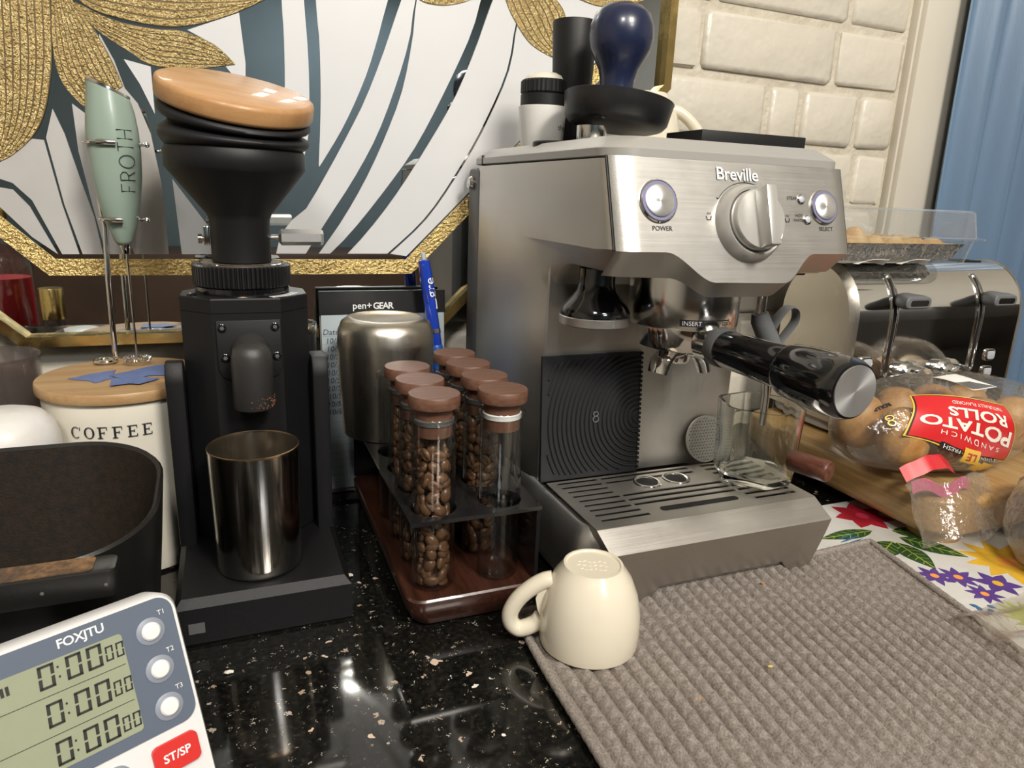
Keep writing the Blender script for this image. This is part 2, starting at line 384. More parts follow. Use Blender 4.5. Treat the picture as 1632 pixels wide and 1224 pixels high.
single('countertop', B().box(-1.595, 1.995, .05, .7265, -.035, 0, .003), 'granite', 'polished black granite worktop with pale flecks under all the appliances', 'countertop', (0,.05,-.035))
mat('cabinet_paint', (.55,.52,.46), .5)
single('base_cabinet', B().box(-1.59, 1.99, .09, .72, -.899, -.036, .004), 'cabinet_paint', 'plain painted base cabinet under the black granite worktop', 'cabinet', (0,.4,-.899))

# blue curtain at the right
mat('curtain_satin', (.115,.185,.285), .36, var=(9,(.14,.225,.335)), bmp=(500,.25,.0006), stretch=(1,1,.12), spec=.6)
def curt(u, v):
    x = lerp(.8800, 1.40, u); z = lerp(.004, 1.42, v); w = 1-.35*v
    ph = 46*x+.7*math.sin(2.2*z)
    return (x+.008*math.sin(ph*.7+z), .6840+.0125*math.sin(ph*2.3)*w+.0045*math.sin(ph*1.13+1.3), z)
single('curtain', B().sheet(curt, 150, 24, .0022), 'curtain_satin', 'slate blue satin curtain hanging in soft folds beside the white window trim', 'curtain', (1.1,.68,.004), smooth=80)

# ================================================================== octagonal mirror with painted flower
CX, CZ, AP = .0143, .596, .438
def octo(ap): 
    r = ap/math.cos(math.pi/8); return [(CX+r*math.cos(math.pi/8+k*math.pi/4), CZ+r*math.sin(math.pi/8+k*math.pi/4)) for k in range(8)]
def octring(ap0, ap1, y0, y1):
    a, b_ = octo(ap0), octo(ap1); b = B()
    rs = [[(x, y1, z) for x, z in b_], [(x, y0, z) for x, z in b_], [(x, y0, z) for x, z in a], [(x, y1, z) for x, z in a]]
    return b.rings(rs+[rs[0]], False, False)
mat('gold_frame', (.72,.52,.20), .22, 1.0, rvar=(40,.14,.32))
mat('gold_foil', (.92,.72,.34), .30, 1.0, var=(260,(.72,.52,.20)), bmp=(420,1.0,.003))
mat('gold_line', (.94,.76,.40), .27, .97, var=(160,(.70,.52,.22)), bmp=(420,1.0,.004))
mat('gold_ground', (.16,.12,.06), .4, .5)
mat('mirror_silver', (.74,.78,.79), .012, 1.0, rvar=(9,.008,.03))
mat('petal_white', (.70,.705,.71), .30, coat=.5, var=(8,(.665,.67,.68)), bmp=(70,.05,.001))
mat('petal_grey', (.55,.54,.525), .30, coat=.5, var=(10,(.47,.455,.435)), bmp=(70,.05,.001))  # left white petals greyed: dim reflection and dust put into their colour
mat('line_black', (.012,.010,.010), .2, coat=.3)
T = thing('octagonal_mirror', 'large octagonal gold framed mirror painted with white and gold petals on the wall', 'mirror', (CX, .71, CZ-AP))
part('frame', octring(AP-.009, AP, .690, .7185), 'gold_frame', T, smooth=20)
part('mirror_glass', B().prism(octo(AP-.0085), .7000, .7170, 'xz'), 'mirror_silver', T, smooth=20)
part('gold_band', octring(.364, .378, .6990, .6999), 'gold_foil', T, smooth=0)
MCURV={'c1':[(0.0566,0.584),(0.0565,0.454),(0.0571,0.4285),(0.0564,0.3936),(0.0545,0.3621),(0.0507,0.3297)],'c2':[(0.0714,0.5862),(0.0752,0.4563),(0.0767,0.4242),(0.0771,0.391),(0.0756,0.3498),(0.0706,0.3261)],'c3':[(0.0821,0.5875),(0.0853,0.4575),(0.0872,0.4253),(0.087,0.3851),(0.0854,0.3504),(0.0831,0.3191)],'c4':[(0.189,0.5891),(0.1491,0.4654),(0.1402,0.4354),(0.1273,0.3977),(0.1066,0.3542),(0.0836,0.3172)],'c5':[(0.2091,0.5879),(0.1615,0.467),(0.145,0.4223),(0.127,0.3791),(0.1089,0.3448),(0.0907,0.3127),(0.0675,0.2754),(0.05,0.2632),(0.0416,0.2374)],'c6':[(0.2034,0.5929),(0.1741,0.4663),(0.1703,0.441),(0.16,0.4053),(0.1391,0.3515),(0.1156,0.309),(0.092,0.2735),(0.0684,0.2375)],'c7':[(0.1971,0.5946),(0.1754,0.4664),(0.1723,0.4389),(0.1631,0.3938),(0.1495,0.357),(0.1284,0.312),(0.1046,0.2713),(0.0804,0.2376)],'c8':[(0.2868,0.597),(0.2381,0.4764),(0.2307,0.4499),(0.2073,0.4001),(0.1756,0.3416),(0.1437,0.2976),(0.1119,0.2588),(0.091,0.2377)],'c9':[(0.2993,0.5984),(0.2503,0.4779),(0.2338,0.4337),(0.2129,0.386),(0.1836,0.3371),(0.1542,0.293),(0.1275,0.2591),(0.1076,0.2377)],'c10':[(0.3044,0.5628),(0.2761,0.4669),(0.2678,0.4201),(0.2494,0.3764),(0.225,0.3317),(0.1867,0.2758),(0.1463,0.2379)],'c11':[(0.3054,0.5633),(0.2778,0.4671),(0.2701,0.4203),(0.2516,0.376),(0.2273,0.3313),(0.1889,0.2754),(0.1495,0.2379)]}
MPOL={'W2':[(-0.0202,0.4217),(0.0213,0.4397),(0.0242,0.4002),(0.0229,0.3783),(0.0067,0.3977),(0.0008,0.4123)],'W1a':[(-0.0855,0.4116),(-0.0769,0.3929),(-0.0711,0.3721),(-0.0626,0.3611),(-0.0549,0.3377),(-0.0501,0.2974),(-0.0492,0.2365),(-0.0765,0.2364),(-0.0841,0.2693),(-0.092,0.3044),(-0.095,0.3519)],'W1b':[(-0.0698,0.3944),(-0.0503,0.3906),(-0.0503,0.3535),(-0.0596,0.3764)],'W3':[(-0.1105,0.3573),(-0.1014,0.3498),(-0.0982,0.3214),(-0.0889,0.287),(-0.079,0.2363),(-0.098,0.2363),(-0.1043,0.2776),(-0.1099,0.3207)],'W4':[(-0.1246,0.3522),(-0.1184,0.3336),(-0.1113,0.3001),(-0.1038,0.267),(-0.1005,0.2362),(-0.1158,0.2362),(-0.1247,0.277),(-0.1317,0.3295)],'W5':[(-0.1659,0.3085),(-0.1415,0.3281),(-0.1334,0.3277),(-0.1263,0.277),(-0.1182,0.2362),(-0.1309,0.2361),(-0.1473,0.2798),(-0.1591,0.293),(-0.1675,0.296)],'W6':[(-0.1684,0.2893),(-0.1597,0.2879),(-0.1495,0.2746),(-0.134,0.2361),(-0.1509,0.2502),(-0.1703,0.274)],'W7':[(-0.0413,0.3013),(-0.0164,0.2634),(0.0072,0.2368),(-0.0387,0.2365)]}
MGOLD={'G1':([(-0.1808,0.4246),(-0.183,0.3795),(-0.1783,0.333),(-0.1714,0.3107)],[(-0.1168,0.4325),(-0.1189,0.4045),(-0.1221,0.3806),(-0.1301,0.3493),(-0.1414,0.3289),(-0.1564,0.3148),(-0.1658,0.3094)],12),'G2':([(-0.1161,0.4326),(-0.1191,0.3935),(-0.1143,0.3701),(-0.0996,0.3524)],[(-0.102,0.4343),(-0.0886,0.4141),(-0.0779,0.3912),(-0.0722,0.3737)],9),'G3':([(-0.1001,0.4315),(-0.087,0.4143),(-0.0653,0.4006),(-0.0486,0.3915),(-0.0174,0.392),(0.0154,0.3985)],[(-0.1,0.4331),(-0.074,0.4229),(-0.0446,0.4198),(-0.0235,0.4205),(0.0008,0.412),(0.0157,0.399)],7),'G4':([(-0.0976,0.4349),(-0.0885,0.429),(-0.0737,0.4253),(-0.0444,0.4223),(-0.0199,0.4247),(0.0108,0.4354),(0.0428,0.4523)],[(-0.0942,0.4657),(-0.0583,0.4754),(-0.027,0.4784),(0.0049,0.4718),(0.0428,0.4523)],9),'G5':([(0.2627,0.4795),(0.2717,0.464),(0.2927,0.4422),(0.3291,0.4297)],[(0.3166,0.4862),(0.3262,0.4752),(0.3312,0.4537),(0.3297,0.43)],8),'G6':([(0.1779,0.469),(0.1856,0.4668),(0.2011,0.4669),(0.2168,0.4706),(0.2274,0.4751)],[(0.1778,0.4956),(0.1904,0.5017),(0.211,0.5046),(0.2268,0.5001),(0.2377,0.4902)],5),'G7':([(0.3417,0.4893),(0.3648,0.486),(0.3927,0.4893),(0.4175,0.4986)],[(0.3353,0.5172),(0.3643,0.5308),(0.3952,0.5303),(0.4192,0.5139)],6)}

def flat(b, poly, y0=.6991, y1=.6998): 
    return b.prism(poly, y0, y1, 'xz')
def zlim(P): 
    d = .362
    return [(x, max(z, CZ-d+.0005)) for x, z in P]
def inocta(P):
    out = []
    for x, z in P:
        dx, dz = x-CX, z-CZ
        for a in range(8):
            nx, nz = math.cos(a*math.pi/4), math.sin(a*math.pi/4); e = dx*nx+dz*nz-.3625
            if e > 0: dx -= nx*e; dz -= nz*e
        out.append((CX+dx, CZ+dz))
    return out
def between(a, b_): return inocta(smoothline(MCURV[a], 22)+smoothline(MCURV[b_], 22)[::-1])
for a, b_ in (('c1','c2'),('c3','c4'),('c5','c6'),('c7','c8'),('c9','c10')):
    part('petal', flat(B(), between(a, b_)), 'petal_white', T, smooth=0)
outer = smoothline(MCURV['c11'], 22)
edge = [(.1655,.2355),(.30,.369),(.376,.446),(.376,.60),(.35,.66)]
part('petal', flat(B(), inocta(outer+edge[0:]) ), 'petal_white', T, smooth=0)
for kk, P in MPOL.items(): part('petal', flat(B(), inocta(P)), 'petal_white' if kk in ('W2','W7','W1b') else 'petal_grey', T, smooth=0)
for kk, (La, Lb, n_) in MGOLD.items():
    a, b_ = smoothline(La, 26), smoothline(Lb, 26)
    bk = B(); flat(bk, a+b_[::-1], .6986, .6994); bo = part('petal_back', bk, 'gold_ground', T, smooth=0)
    b = B()
    for i in range(n_):
        t0, t1 = (i+.06)/n_, (i+.86)/n_
        P = [tuple(lerp(p[d], q[d], t0) for d in (0,1)) for p, q in zip(a, b_)]+[tuple(lerp(p[d], q[d], t1) for d in (0,1)) for p, q in zip(a, b_)][::-1]
        for s_ in range(26):
            q4 = [P[s_], P[s_+1], P[-2-s_], P[-1-s_]]
            b.add([(x, .6982, z) for x, z in q4]+[(x, .6986, z) for x, z in q4], [(0,1,2,3),(7,6,5,4),(0,4,5,1),(1,5,6,2),(2,6,7,3),(3,7,4,0)])
    part('gold_petal', b, 'gold_line', T, smooth=0)

# ================================================================== espresso machine
X0, X1 = .2270, .4270; XM = (X0+X1)/2
EM = thing('espresso_machine', 'brushed stainless steel espresso machine with round dial and drip tray', 'espresso machine', (XM, .54, 0))
def pl(v, pts):
    for (a, fa), (b_, fb) in zip(pts[:-1], pts[1:]):
        if v <= b_:
            t = (v-a)/(b_-a); t = max(0, t); t = t*t*(3-2*t); return lerp(fa, fb, t)
    return pts[-1][1]
FOLD = [(0,.2672),(.036,.2672),(.073,.2480),(.131,.2472),(.160,.2668),(.2,.2668)]
LOW = [(0,.2497),(.050,.2485),(.082,.2355),(.132,.2355),(.170,.2520),(.2,.2520)]
def front_y(x, z):
    x_ = x-X0; r = .016; e = 0
    for d in (x_, (X1-X0)-x_):
        if d < r: e += r-math.sqrt(max(r*r-(r-d)**2, 0))
    return .390+(z-.267)*.325+e*.8
def xs_list():
    s = [0,.0008,.002,.004,.007,.011,.016]; mid = [.022+.0065*i for i in range(25)]
    return [X0+a for a in s]+[X0+a for a in mid if a < .182]+[X1-a for a in s[::-1]]
def housing():
    rs = []
    for x in xs_list():
        u = x-X0; d = min(u, X1-x)
        zb = lerp(.2665, .250, min(1, d/.012))                     # chamfer under the sides of the head
        t = min(1, d/.0095); pc = .077*(1-math.sqrt(max(0, 1-(1-t)**2)))   # pillar edge rolls into the back plate
        zf = pl(u, FOLD)+.0005; zl = min(zb, pl(u, LOW)+.002) if d > .012 else zb
        y = lambda z: front_y(x, z)+.0016
        P = [(.660,.014),(.660,.324),(y(.324),.3245),(y(.30),.30),(y(zf),zf),(y(zf)+.016,lerp(zf, zl, .95)),(.46,max(zl,.2495))]
        ye, yb = .505+pc, .505+pc
        for a in range(0, 91, 15):
            P.append((ye-.032*(1-math.sin(R(a))), max(zl,.2495)-.032*(1-math.cos(R(a)))))
        P += [(yb,.15),(yb,.064),(.62,.064),(.62,.014)]
        rs.append([(x, a, c) for a, c in P])
    return B().rings(rs)
part('housing', housing(), 'steel_side', EM, smooth=35, merge=True)
part('rear_housing', B().box(X0-.001, X1+.001, .6555, .690, .012, .3225, .004), 'dark_grey', EM)
bt = B(); bt.lathe([(.0001,0),(.006,0),(.0065,.002),(.005,.005),(.0001,.0055)], (X0-.001,.674,.3085), 20, 'x'); 
bt.v = [(2*(X0-.001)-x, y, z) for x, y, z in bt.v]
part('side_screw', bt, 'polished_steel', EM)
part('back_plate', B().box(X0+.0065, X1-.0065, .5015, .5055, .066, .2475), 'steel_plate', EM)
# front panel with the folded lower lip
def panel(off):
    def fn(u, v):
        x = lerp(X0+.0022, X1-.0022, u); q = x-X0; zf = pl(q, FOLD); zl = pl(q, LOW)
        if v <= .7: z = lerp(.3262, zf, v/.7); return (x, front_y(x, z)-off, z)
        t = (v-.7)/.3; return (x, front_y(x, zf)-off+.017*t, lerp(zf, zl, t))
    return fn
bp = B(); nU, nV = 64, 20
bp.grid(panel(.0006), nU, nV)
part('front_panel', bp, 'steel_x', EM, smooth=28)
# seams either side of the panel
for xx in (X0+.0016, X1-.0016):
    part('panel_seam', B().tube([(xx, front_y(xx, z)-.0002, z) for z in (.3262,.31,.29,.2675)], .0009, 8), 'black_matte', EM)
# underside
part('head_underside', B().box(X0+.02, X1-.02, .415, .50, .2485, .2515, .001), 'black_matte', EM)
# top cover
def toploop(ins, z, dz=0):
    pts = rrect(X0+.001+ins, X1-.001-ins, .4085+ins, .6905-ins, .022, 8); return [(x, y, z) for x, y in pts]
part('top_cover', B().rings([toploop(.001,.3255), toploop(0,.3262), toploop(0,.3312), toploop(.001,.3325), toploop(.0105,.3395), toploop(.0120,.3395), toploop(.0135,.3335), toploop(.05,.3335)]), 'top_grey', EM, smooth=30)
bl = B()
part('top_cover_seam', B().box(X0+.0005, X1-.0005, .654, .6552, .3245, .3336), 'black_matte', EM)
# panel frame for fittings
PN = Vector((0, -.951, .309)); PU = Vector((0, .309, .951)); PX = Vector((1,0,0))
def onp(x, z, d=0): return Vector((x, front_y(x, z)-.0006, z))+PN*d
def pdisc(b, x, z, prof, n=40):
    """round fitting on the panel; prof = [(radius, height above the panel)]"""
    o = onp(x, z); rs = []
    for r, h in prof: rs.append([tuple(o+PX*max(r,1e-5)*math.cos(2*math.pi*k/n)+PU*max(r,1e-5)*math.sin(2*math.pi*k/n)+PN*h) for k in range(n)])
    return b.rings(rs)
mat('halo_violet', (.22,.22,.36), .35, .3)
def spun():
    mt, n, l, b = base('spun_steel'); MATS['spun_steel'] = mt
    b.inputs['Base Color'].default_value = (.80,.79,.77,1); b.inputs['Metallic'].default_value = .85; b.inputs['Roughness'].default_value = .36
    b.inputs['Anisotropic'].default_value = .75
    tg = n.new('ShaderNodeTangent'); tg.direction_type = 'RADIAL'; tg.axis = 'Y'; l.new(tg.outputs[0], b.inputs['Tangent'])
spun()
def pbutton(x, z, r, name):
    t = part(name, pdisc(B(), x, z, [(r*1.14,0),(r*1.14,.0012),(r*1.08,.0018),(r*1.0,.0016)]), 'chrome', EM)
    part('halo', pdisc(B(), x, z, [(r*1.04,.001),(r*1.03,.0021),(r*.82,.0021)]), 'halo_violet', t)
    # cap keeps its own centre so that the spun grain runs round it
    b = pdisc(B(), x, z, [(r*.86,.0012),(r*.86,.0028),(r*.80,.0033),(.0001,.0033)])
    o = onp(x, z); me_o = part('button_cap', b, 'spun_steel', t)
    for v in me_o.data.vertices: v.co += ORG[EM.name]-o
    me_o.location = o-ORG[EM.name]
pbutton(.2598, .2987, .0125, 'power_button'); pbutton(.3987, .2987, .0110, 'select_button')
for x, z in ((.3787,.3037),(.3830,.2900)):
    t = part('indicator_lamp', pdisc(B(), x, z, [(.0036,0),(.0036,.0008),(.0028,.0014),(.0026,.0006)], 20), 'chrome', EM)
    part('lens', pdisc(B(), x, z, [(.0026,.0002),(.0024,.0010),(.0012,.0017),(.0001,.0018)], 16), 'light_grey', t)
# steam dial: raised collar, face and grip bar
KX, KZ = .3306, .2862
t = part('dial_collar', pdisc(B(), KX, KZ, [(.0275,-.001),(.0268,.002),(.0250,.0065),(.0232,.0085),(.0215,.0078),(.0212,.004)]), 'silver_plastic', EM)
part('dial', pdisc(B(), KX, KZ, [(.0205,.003),(.0205,.0120),(.0196,.0134),(.0001,.0134)]), 'silver_plastic', EM)
o = onp(KX, KZ)
def pbox(b, cx, cz, wx, wz, h0, h1, bev=.0008):
    bm = bmesh.new(); bmesh.ops.create_cube(bm, size=1); bmesh.ops.scale(bm, vec=(wx, wz, h1-h0), verts=bm.verts)
    bmesh.ops.bevel(bm, geom=bm.edges[:], offset=bev, segments=2, profile=.5, affect='EDGES')
    oo = onp(cx, cz); bm.verts.index_update()
    vs = [tuple(oo+PX*v.co.x+PU*v.co.y+PN*(v.co.z+(h0+h1)/2)) for v in bm.verts]; fs = [[v.index for v in f.verts] for f in bm.faces]; bm.free(); return b.add(vs, fs)
part('dial_grip', pbox(B(), KX+.001, KZ, .0085, .0400, .010, .0245, .0012), 'silver_plastic', EM)
b = B()
arc = [onp(KX, KZ, .0004)+PX*.0283*math.cos(a)+PU*.0283*math.sin(a) for a in [R(35+110*i/24) for i in range(25)]]
b.tube(arc, .00022, 5)
for a in (35, 90, 145): b.tube([onp(KX, KZ, .0004)+PX*r_*math.cos(R(a))+PU*r_*math.sin(R(a)) for r_ in (.0283,.0300)], .00028, 5)
part('dial_scale', b, 'black_ink', EM)
b = B(); lettering(b, 'Breville', .0122, onp(.3245,.3178,.0001), PX, PU, .0008, space=.97, offset=.00012); part('lettering', b, 'white_print', EM, smooth=0)
b = B()
for s_, x, z, sz in (('POWER',.2613,.2818,.0044),('SELECT',.3995,.2838,.0040),('STEAM',.3712,.3042,.0034),('HOT',.3757,.2925,.0030),('WATER',.3757,.2893,.0030)):
    lettering(b, s_, sz, onp(x, z, .0001), PX, PU, .0003)
for x, z in ((.2985,.2905),(.3650,.2905)):
    for dx in (-.0012,0,.0012): b.tube([onp(x+dx, z+.001, .0003), onp(x+dx+.0004, z+.0024, .0003)], .0002, 4)
    b.tube([onp(x-.002, z, .0003), onp(x-.0013, z-.0024, .0003), onp(x+.0013, z-.0024, .0003), onp(x+.002, z, .0003)], .00028, 4)
part('panel_print', b, 'black_ink', EM, smooth=0)

# group head
GX, GY = .3305, .4600
b = B().lathe([(.030,.2500),(.0425,.2500),(.0430,.2300),(.0430,.2085),(.0418,.2070),(.030,.2070)], (GX,GY,0), 56); part('group_head', b, 'polished_steel', EM)
b = B()
def bandarc(b, a0, a1, z0, z1, r):
    n_ = 14
    return b.grid(lambda u, v: (GX+r*math.cos(R(lerp(a0,a1,u))), GY+r*math.sin(R(lerp(a0,a1,u))), lerp(z0,z1,v)), n_, 1)
bandarc(b, 233, 257, .2105, .2155, .04315); bandarc(b, 257, 288, .2148, .2155, .04315)
def ringtext(b, s_, size, a_mid, z, r):
    vs, fs = text_verts(s_, size); return b.add([(GX+r*math.cos(R(a_mid)+v.x/r), GY+r*math.sin(R(a_mid)+v.x/r), z+v.y) for v in vs], fs)
part('lock_mark', b, 'black_ink', EM, smooth=0)
b = B(); ringtext(b, 'INSERT', .0046, 245, .2129, .04325); part('lettering', b, 'white_print', EM, smooth=0)
b = B(); ringtext(b, 'LOCK', .0040, 285, .2125, .04325); part('lettering', b, 'black_ink', EM, smooth=0)

# steam wand with rubber grip
SX, SY = .4085, .4600
part('steam_wand', B().tube([(SX-.002,SY,.255),(SX,SY,.225),(SX,SY,.208),(SX+.006,SY,.19),(SX+.014,SY,.17),(SX+.018,SY,.14),(SX+.018,SY,.112)], [.0040,.0040,.0040,.0036,.0034,.0032,.0034], 12), 'polished_steel', EM)
g = part('wand_grip', B().tube([(SX-.0005,SY,.212),(SX+.001,SY,.206),(SX+.009,SY-.001,.193),(SX+.018,SY-.002,.178),(SX+.022,SY-.002,.170)], [.0068,.0082,.0088,.0084,.006], 14), 'grey_rubber', EM)
loop = [(SX+.010,SY-.003,.197),(SX+.016,SY-.004,.209),(SX+.025,SY-.004,.217),(SX+.033,SY-.004,.214),(SX+.034,SY-.004,.205),(SX+.028,SY-.003,.195),(SX+.019,SY-.002,.183)]
part('grip_tab', B().tube(smooth3(loop), (.0014,.0055), 8), 'grey_rubber', g)

# base, drip tray and grille
def baseloop(ins, z):
    pts = rrect(.2225+ins, .4405-ins, .4030+ins*.3, .690, .020, 6); return [(x, y, z) for x, y in pts]
part('base_shell', B().rings([baseloop(.006,.008), baseloop(.001,.020), baseloop(0,.040), baseloop(.0025,.054), baseloop(.0075,.0632), baseloop(.010,.0650), baseloop(.0135,.0640), baseloop(.0138,.0500)]), 'steel_y', EM, smooth=50)
def fascia():
    rs = []
    for i in range(41):
        u = i/40; x0 = lerp(.2335,.4365,u); x1 = lerp(.2385,.4425,u); x2 = lerp(.2620,.4400,u)
        notch = .0125*min(1, max(0, (u-.12)/.06))*min(1, max(0, (.90-u)/.05))
        P = [(x0,.4005,.0690),(x1,.3850,.0545),(lerp(x1,x2,.25),.3885,.040),(lerp(x1,x2,.8),.399,notch+.004),(x2,.4010,notch),(x2,.415,notch),(x1,.415,.05),(x0,.4120,.0680)]
        rs.append(P)
    return B().rings(rs)
tray = part('drip_tray', fascia(), 'steel_tray', EM, smooth=25)
part('tray_well', B().box(.2375, .4260, .4080, .488, .0505, .0600), 'black_matte', EM)  # black block close under the grille: slot shade put into its colour
def grille():
    b = B(); z0, z1 = .0682, .0690; xa, xb = .2335, .4365; ya, yb = .4000, .4880
    rows = [.4128+i*.00885 for i in range(9)]; hw = .00205
    def cuts(i):
        if i <= 1: return [(.2435,.2830+.003*(1-i)),(.383,.4275)] if i else [(.2440,.2860),(.386,.4275)]
        if i in (2,3,4): return [(.2435,.2800),(.2830,.3800),(.383,.4275)]
        if i in (5,6): return [(.2425,.2790),(.385,.4275)]
        return [(.2415,.2780),(.2820,.3700),(.383,.4275)]
    y = ya
    for i, ry in enumerate(rows):
        b.box(xa, xb, y, ry-hw, z0, z1); x = xa
        for c0, c1 in cuts(i): b.box(x, c0, ry-hw, ry+hw, z0, z1); x = c1
        b.box(x, xb, ry-hw, ry+hw, z0, z1); y = ry+hw
    b.box(xa, xb, y, yb, z0, z1)
    return b
gr = part('drip_grille', grille(), 'steel_soft', EM, smooth=0)
for hx in (.3170, .3460):
    r_ = part('drain_ring', B().lathe([(.0125,.0689),(.0120,.0700),(.0105,.0703),(.0092,.0696),(.0088,.0690)], (hx,.4660,0), 32, cap0=False, cap1=False), 'polished_steel', gr)
    part('drain_hole', B().lathe([(.0001,.06905),(.0090,.06912)], (hx,.4660,0), 28, cap0=False, cap1=False), 'black_matte', gr)
part('grip_slot', B().prism(rrect(.2985,.3715,.4135,.4200,.0030), .0689, .06945, 'xy'), 'black_matte', gr)

# ------------------------------------------------------------------ things standing or hanging at the machine
TX, TY = .2580, .4700
t = thing('tamper', 'black handled steel tamper hanging under the left of the machine head', 'tamper', (TX, TY, .2060))
part('tamper_base', B().lathe([(.0262,.2060),(.0272,.2068),(.0272,.2125),(.0265,.2132),(.001,.2132)], (TX,TY,0), 48), 'steel_x', t)
part('handle', B().lathe([(.0267,.2132),(.0267,.2160),(.0245,.2200),(.0190,.2265),(.0152,.2320),(.0138,.2380),(.0138,.2484)], (TX,TY,0), 40), 'black_gloss', t)

t = thing('portafilter', 'double spout portafilter with glossy black handle locked into the group head', 'portafilter', (GX, GY, .1760))
part('basket_ring', B().lathe([(.0285,.1875),(.0325,.1890),(.0345,.1940),(.0350,.2066),(.026,.2066)], (GX,GY,0), 48), 'chrome', t)
part('bowl', B().lathe([(.0120,.1850),(.0220,.1862),(.0285,.1876)], (GX,GY,0), 40), 'chrome', t)
sp = B().lathe([(.0100,.1750),(.0105,.1770),(.0105,.1862)], (GX,GY,0), 24)
part('spout_neck', sp, 'chrome', t)
for sg in (-1, 1):
    part('spout', B().tube([(GX+sg*.002,GY-.003,.1845),(GX+sg*.013,GY-.004,.1835),(GX+sg*.019,GY-.005,.1765),(GX+sg*.022,GY-.006,.1675)], [(.0050,.0095),(.0058,.0105),(.0058,.0105),(.0050,.0095)], 14), 'chrome', t)
part('neck', B().lathe([(.0125,.030),(.0120,.040),(.0115,.050)], (GX,GY,.1975), 24, 'y'), 'polished_steel', t)
part('collar', B().lathe([(.0138,.048),(.0146,.050),(.0146,.056),(.0140,.058)], (GX,GY,.1975), 28, 'y'), 'dark_grey', t)
h = part('handle', B().lathe([(.0128,.057),(.0136,.060),(.0140,.090),(.0146,.1150),(.0142,.1168),(.0142,.1180),(.0160,.1195),(.0178,.1245),(.0188,.1400),(.0190,.1600),(.0184,.1690),(.0170,.1725),(.0155,.1730)], (GX,GY,.1975), 44, 'y'), 'black_gloss', t)
b = B().lathe([(.0156,.1722),(.0155,.1738),(.0001,.1738)], (0,0,0), 44, 'y')
ec = part('end_cap', b, 'spun_steel', t); 
for v in ec.data.vertices: v.co += ORG[t.name]
ec.location = Vector((GX,GY,.1975))-ORG[t.name]

# ridged silicone mat leaning on the back plate
MX0, MX1, MZ0, MZ1 = .2292, .3215, .0692, .1745
t = thing('ridged_mat', 'black rubber tamping mat with concentric ridges leaning on the machine back plate', 'mat', ((MX0+MX1)/2, .495, MZ0))
def mlean(x, z, d): return (x, .4905+(z-MZ0)*.075-d, z)
b = B(); MM = [mlean(MX0,MZ0,0),mlean(MX1,MZ0,0),mlean(MX1,MZ1,0),mlean(MX0,MZ1,0)]; MB = [mlean(MX0,MZ0,-.0035),mlean(MX1,MZ0,-.0035),mlean(MX1,MZ1,-.0035),mlean(MX0,MZ1,-.0035)]
b.add(MM+MB, [(0,1,2,3),(7,6,5,4),(0,4,5,1),(1,5,6,2),(2,6,7,3),(3,7,4,0)])
part('mat_sheet', b, 'mat_rubber', t, smooth=0)
b = B(); cxm, czm = MX1-.002, .1180
for k in range(1, 26):
    r_ = .0042*k; seg = []
    for i in range(121):
        a = R(40+i*280/120); x = cxm+r_*math.cos(a); z = czm+r_*math.sin(a)*1.02
        ok = MX0+.005 < x < MX1-.001 and MZ0+.004 < z < MZ1-.003
        if ok: seg.append(mlean(x, z, .0006))
        if (not ok or i == 120) and len(seg) > 3: b.tube(seg, .0011, 6)
        if not ok: seg = []
part('ridge_rings', b, 'mat_rubber', t)['kind'] = 'stuff'
b = B()
for i in range(26): z = MZ0+.003+i*.0040; b.box(MX1-.001, MX1+.0012, mlean(0,z,0)[1]-.001, mlean(0,z,0)[1]+.003, z, z+.0022)
part('edge_teeth', b, 'black_rubber', t, smooth=0)
b = B().tube([mlean(.2785+.0026*math.cos(a), .1195+.0026*math.sin(a), .0012) for a in [i*math.pi/6 for i in range(12)]], .0005, 6, True)
b.tube([mlean(.2785+.0022*math.cos(a), .1240+.0020*math.sin(a), .0012) for a in [i*math.pi/6 for i in range(12)]], .0005, 6, True)
part('emblem', b, 'grey_rubber', t)

# perforated puck screen
t = thing('puck_screen', 'small round perforated steel puck screen leaning on the machine back plate', 'puck screen', (.3945, .493, .0692))
pc_, pr_ = Vector((.3945,.4945,.0905)), .0213
pu = Vector((0,.22,.975)).normalized(); pnn = Vector((0,-.975,.22)).normalized(); px_ = Vector((1,0,0))
b = B(); rs = []
for r_, h_ in ((.0001,0),(pr_,0),(pr_,.0014),(.0001,.0014)): rs.append([tuple(pc_+px_*r_*math.cos(2*math.pi*k/44)+pu*r_*math.sin(2*math.pi*k/44)+pnn*h_) for k in range(44)])
mat('sintered', (.62,.60,.55), .38, .8, var=(400,(.50,.48,.44)), bmp=(900,.3,.0005))
part('disc', b.rings(rs), 'sintered', t)
b = B(); bh = B()
for i in range(-7, 8):
    for j in range(-7, 8):
        x = (i+(.5 if j % 2 else 0))*.0030; y = j*.0027
        if x*x+y*y > (pr_-.0020)**2: continue
        c = pc_+px_*x+pu*y+pnn*.0014
        bh.rings([[tuple(c+px_*r_*math.cos(2*math.pi*k/8)+pu*r_*math.sin(2*math.pi*k/8)+pnn*h_) for k in range(8)] for r_, h_ in ((.0011,-.0002),(.0011,.0003),(.0007,.0003),(.0007,0))], False, True)
        b.rings([[tuple(c+px_*r_*math.cos(2*math.pi*k/8)+pu*r_*math.sin(2*math.pi*k/8)+pnn*h_) for k in range(8)] for r_, h_ in ((.0007,.00006),(.0001,.00006))], False, False)
part('hole_rims', bh, 'sintered', t, smooth=0); part('holes', b, 'dark_grey', t, smooth=0)

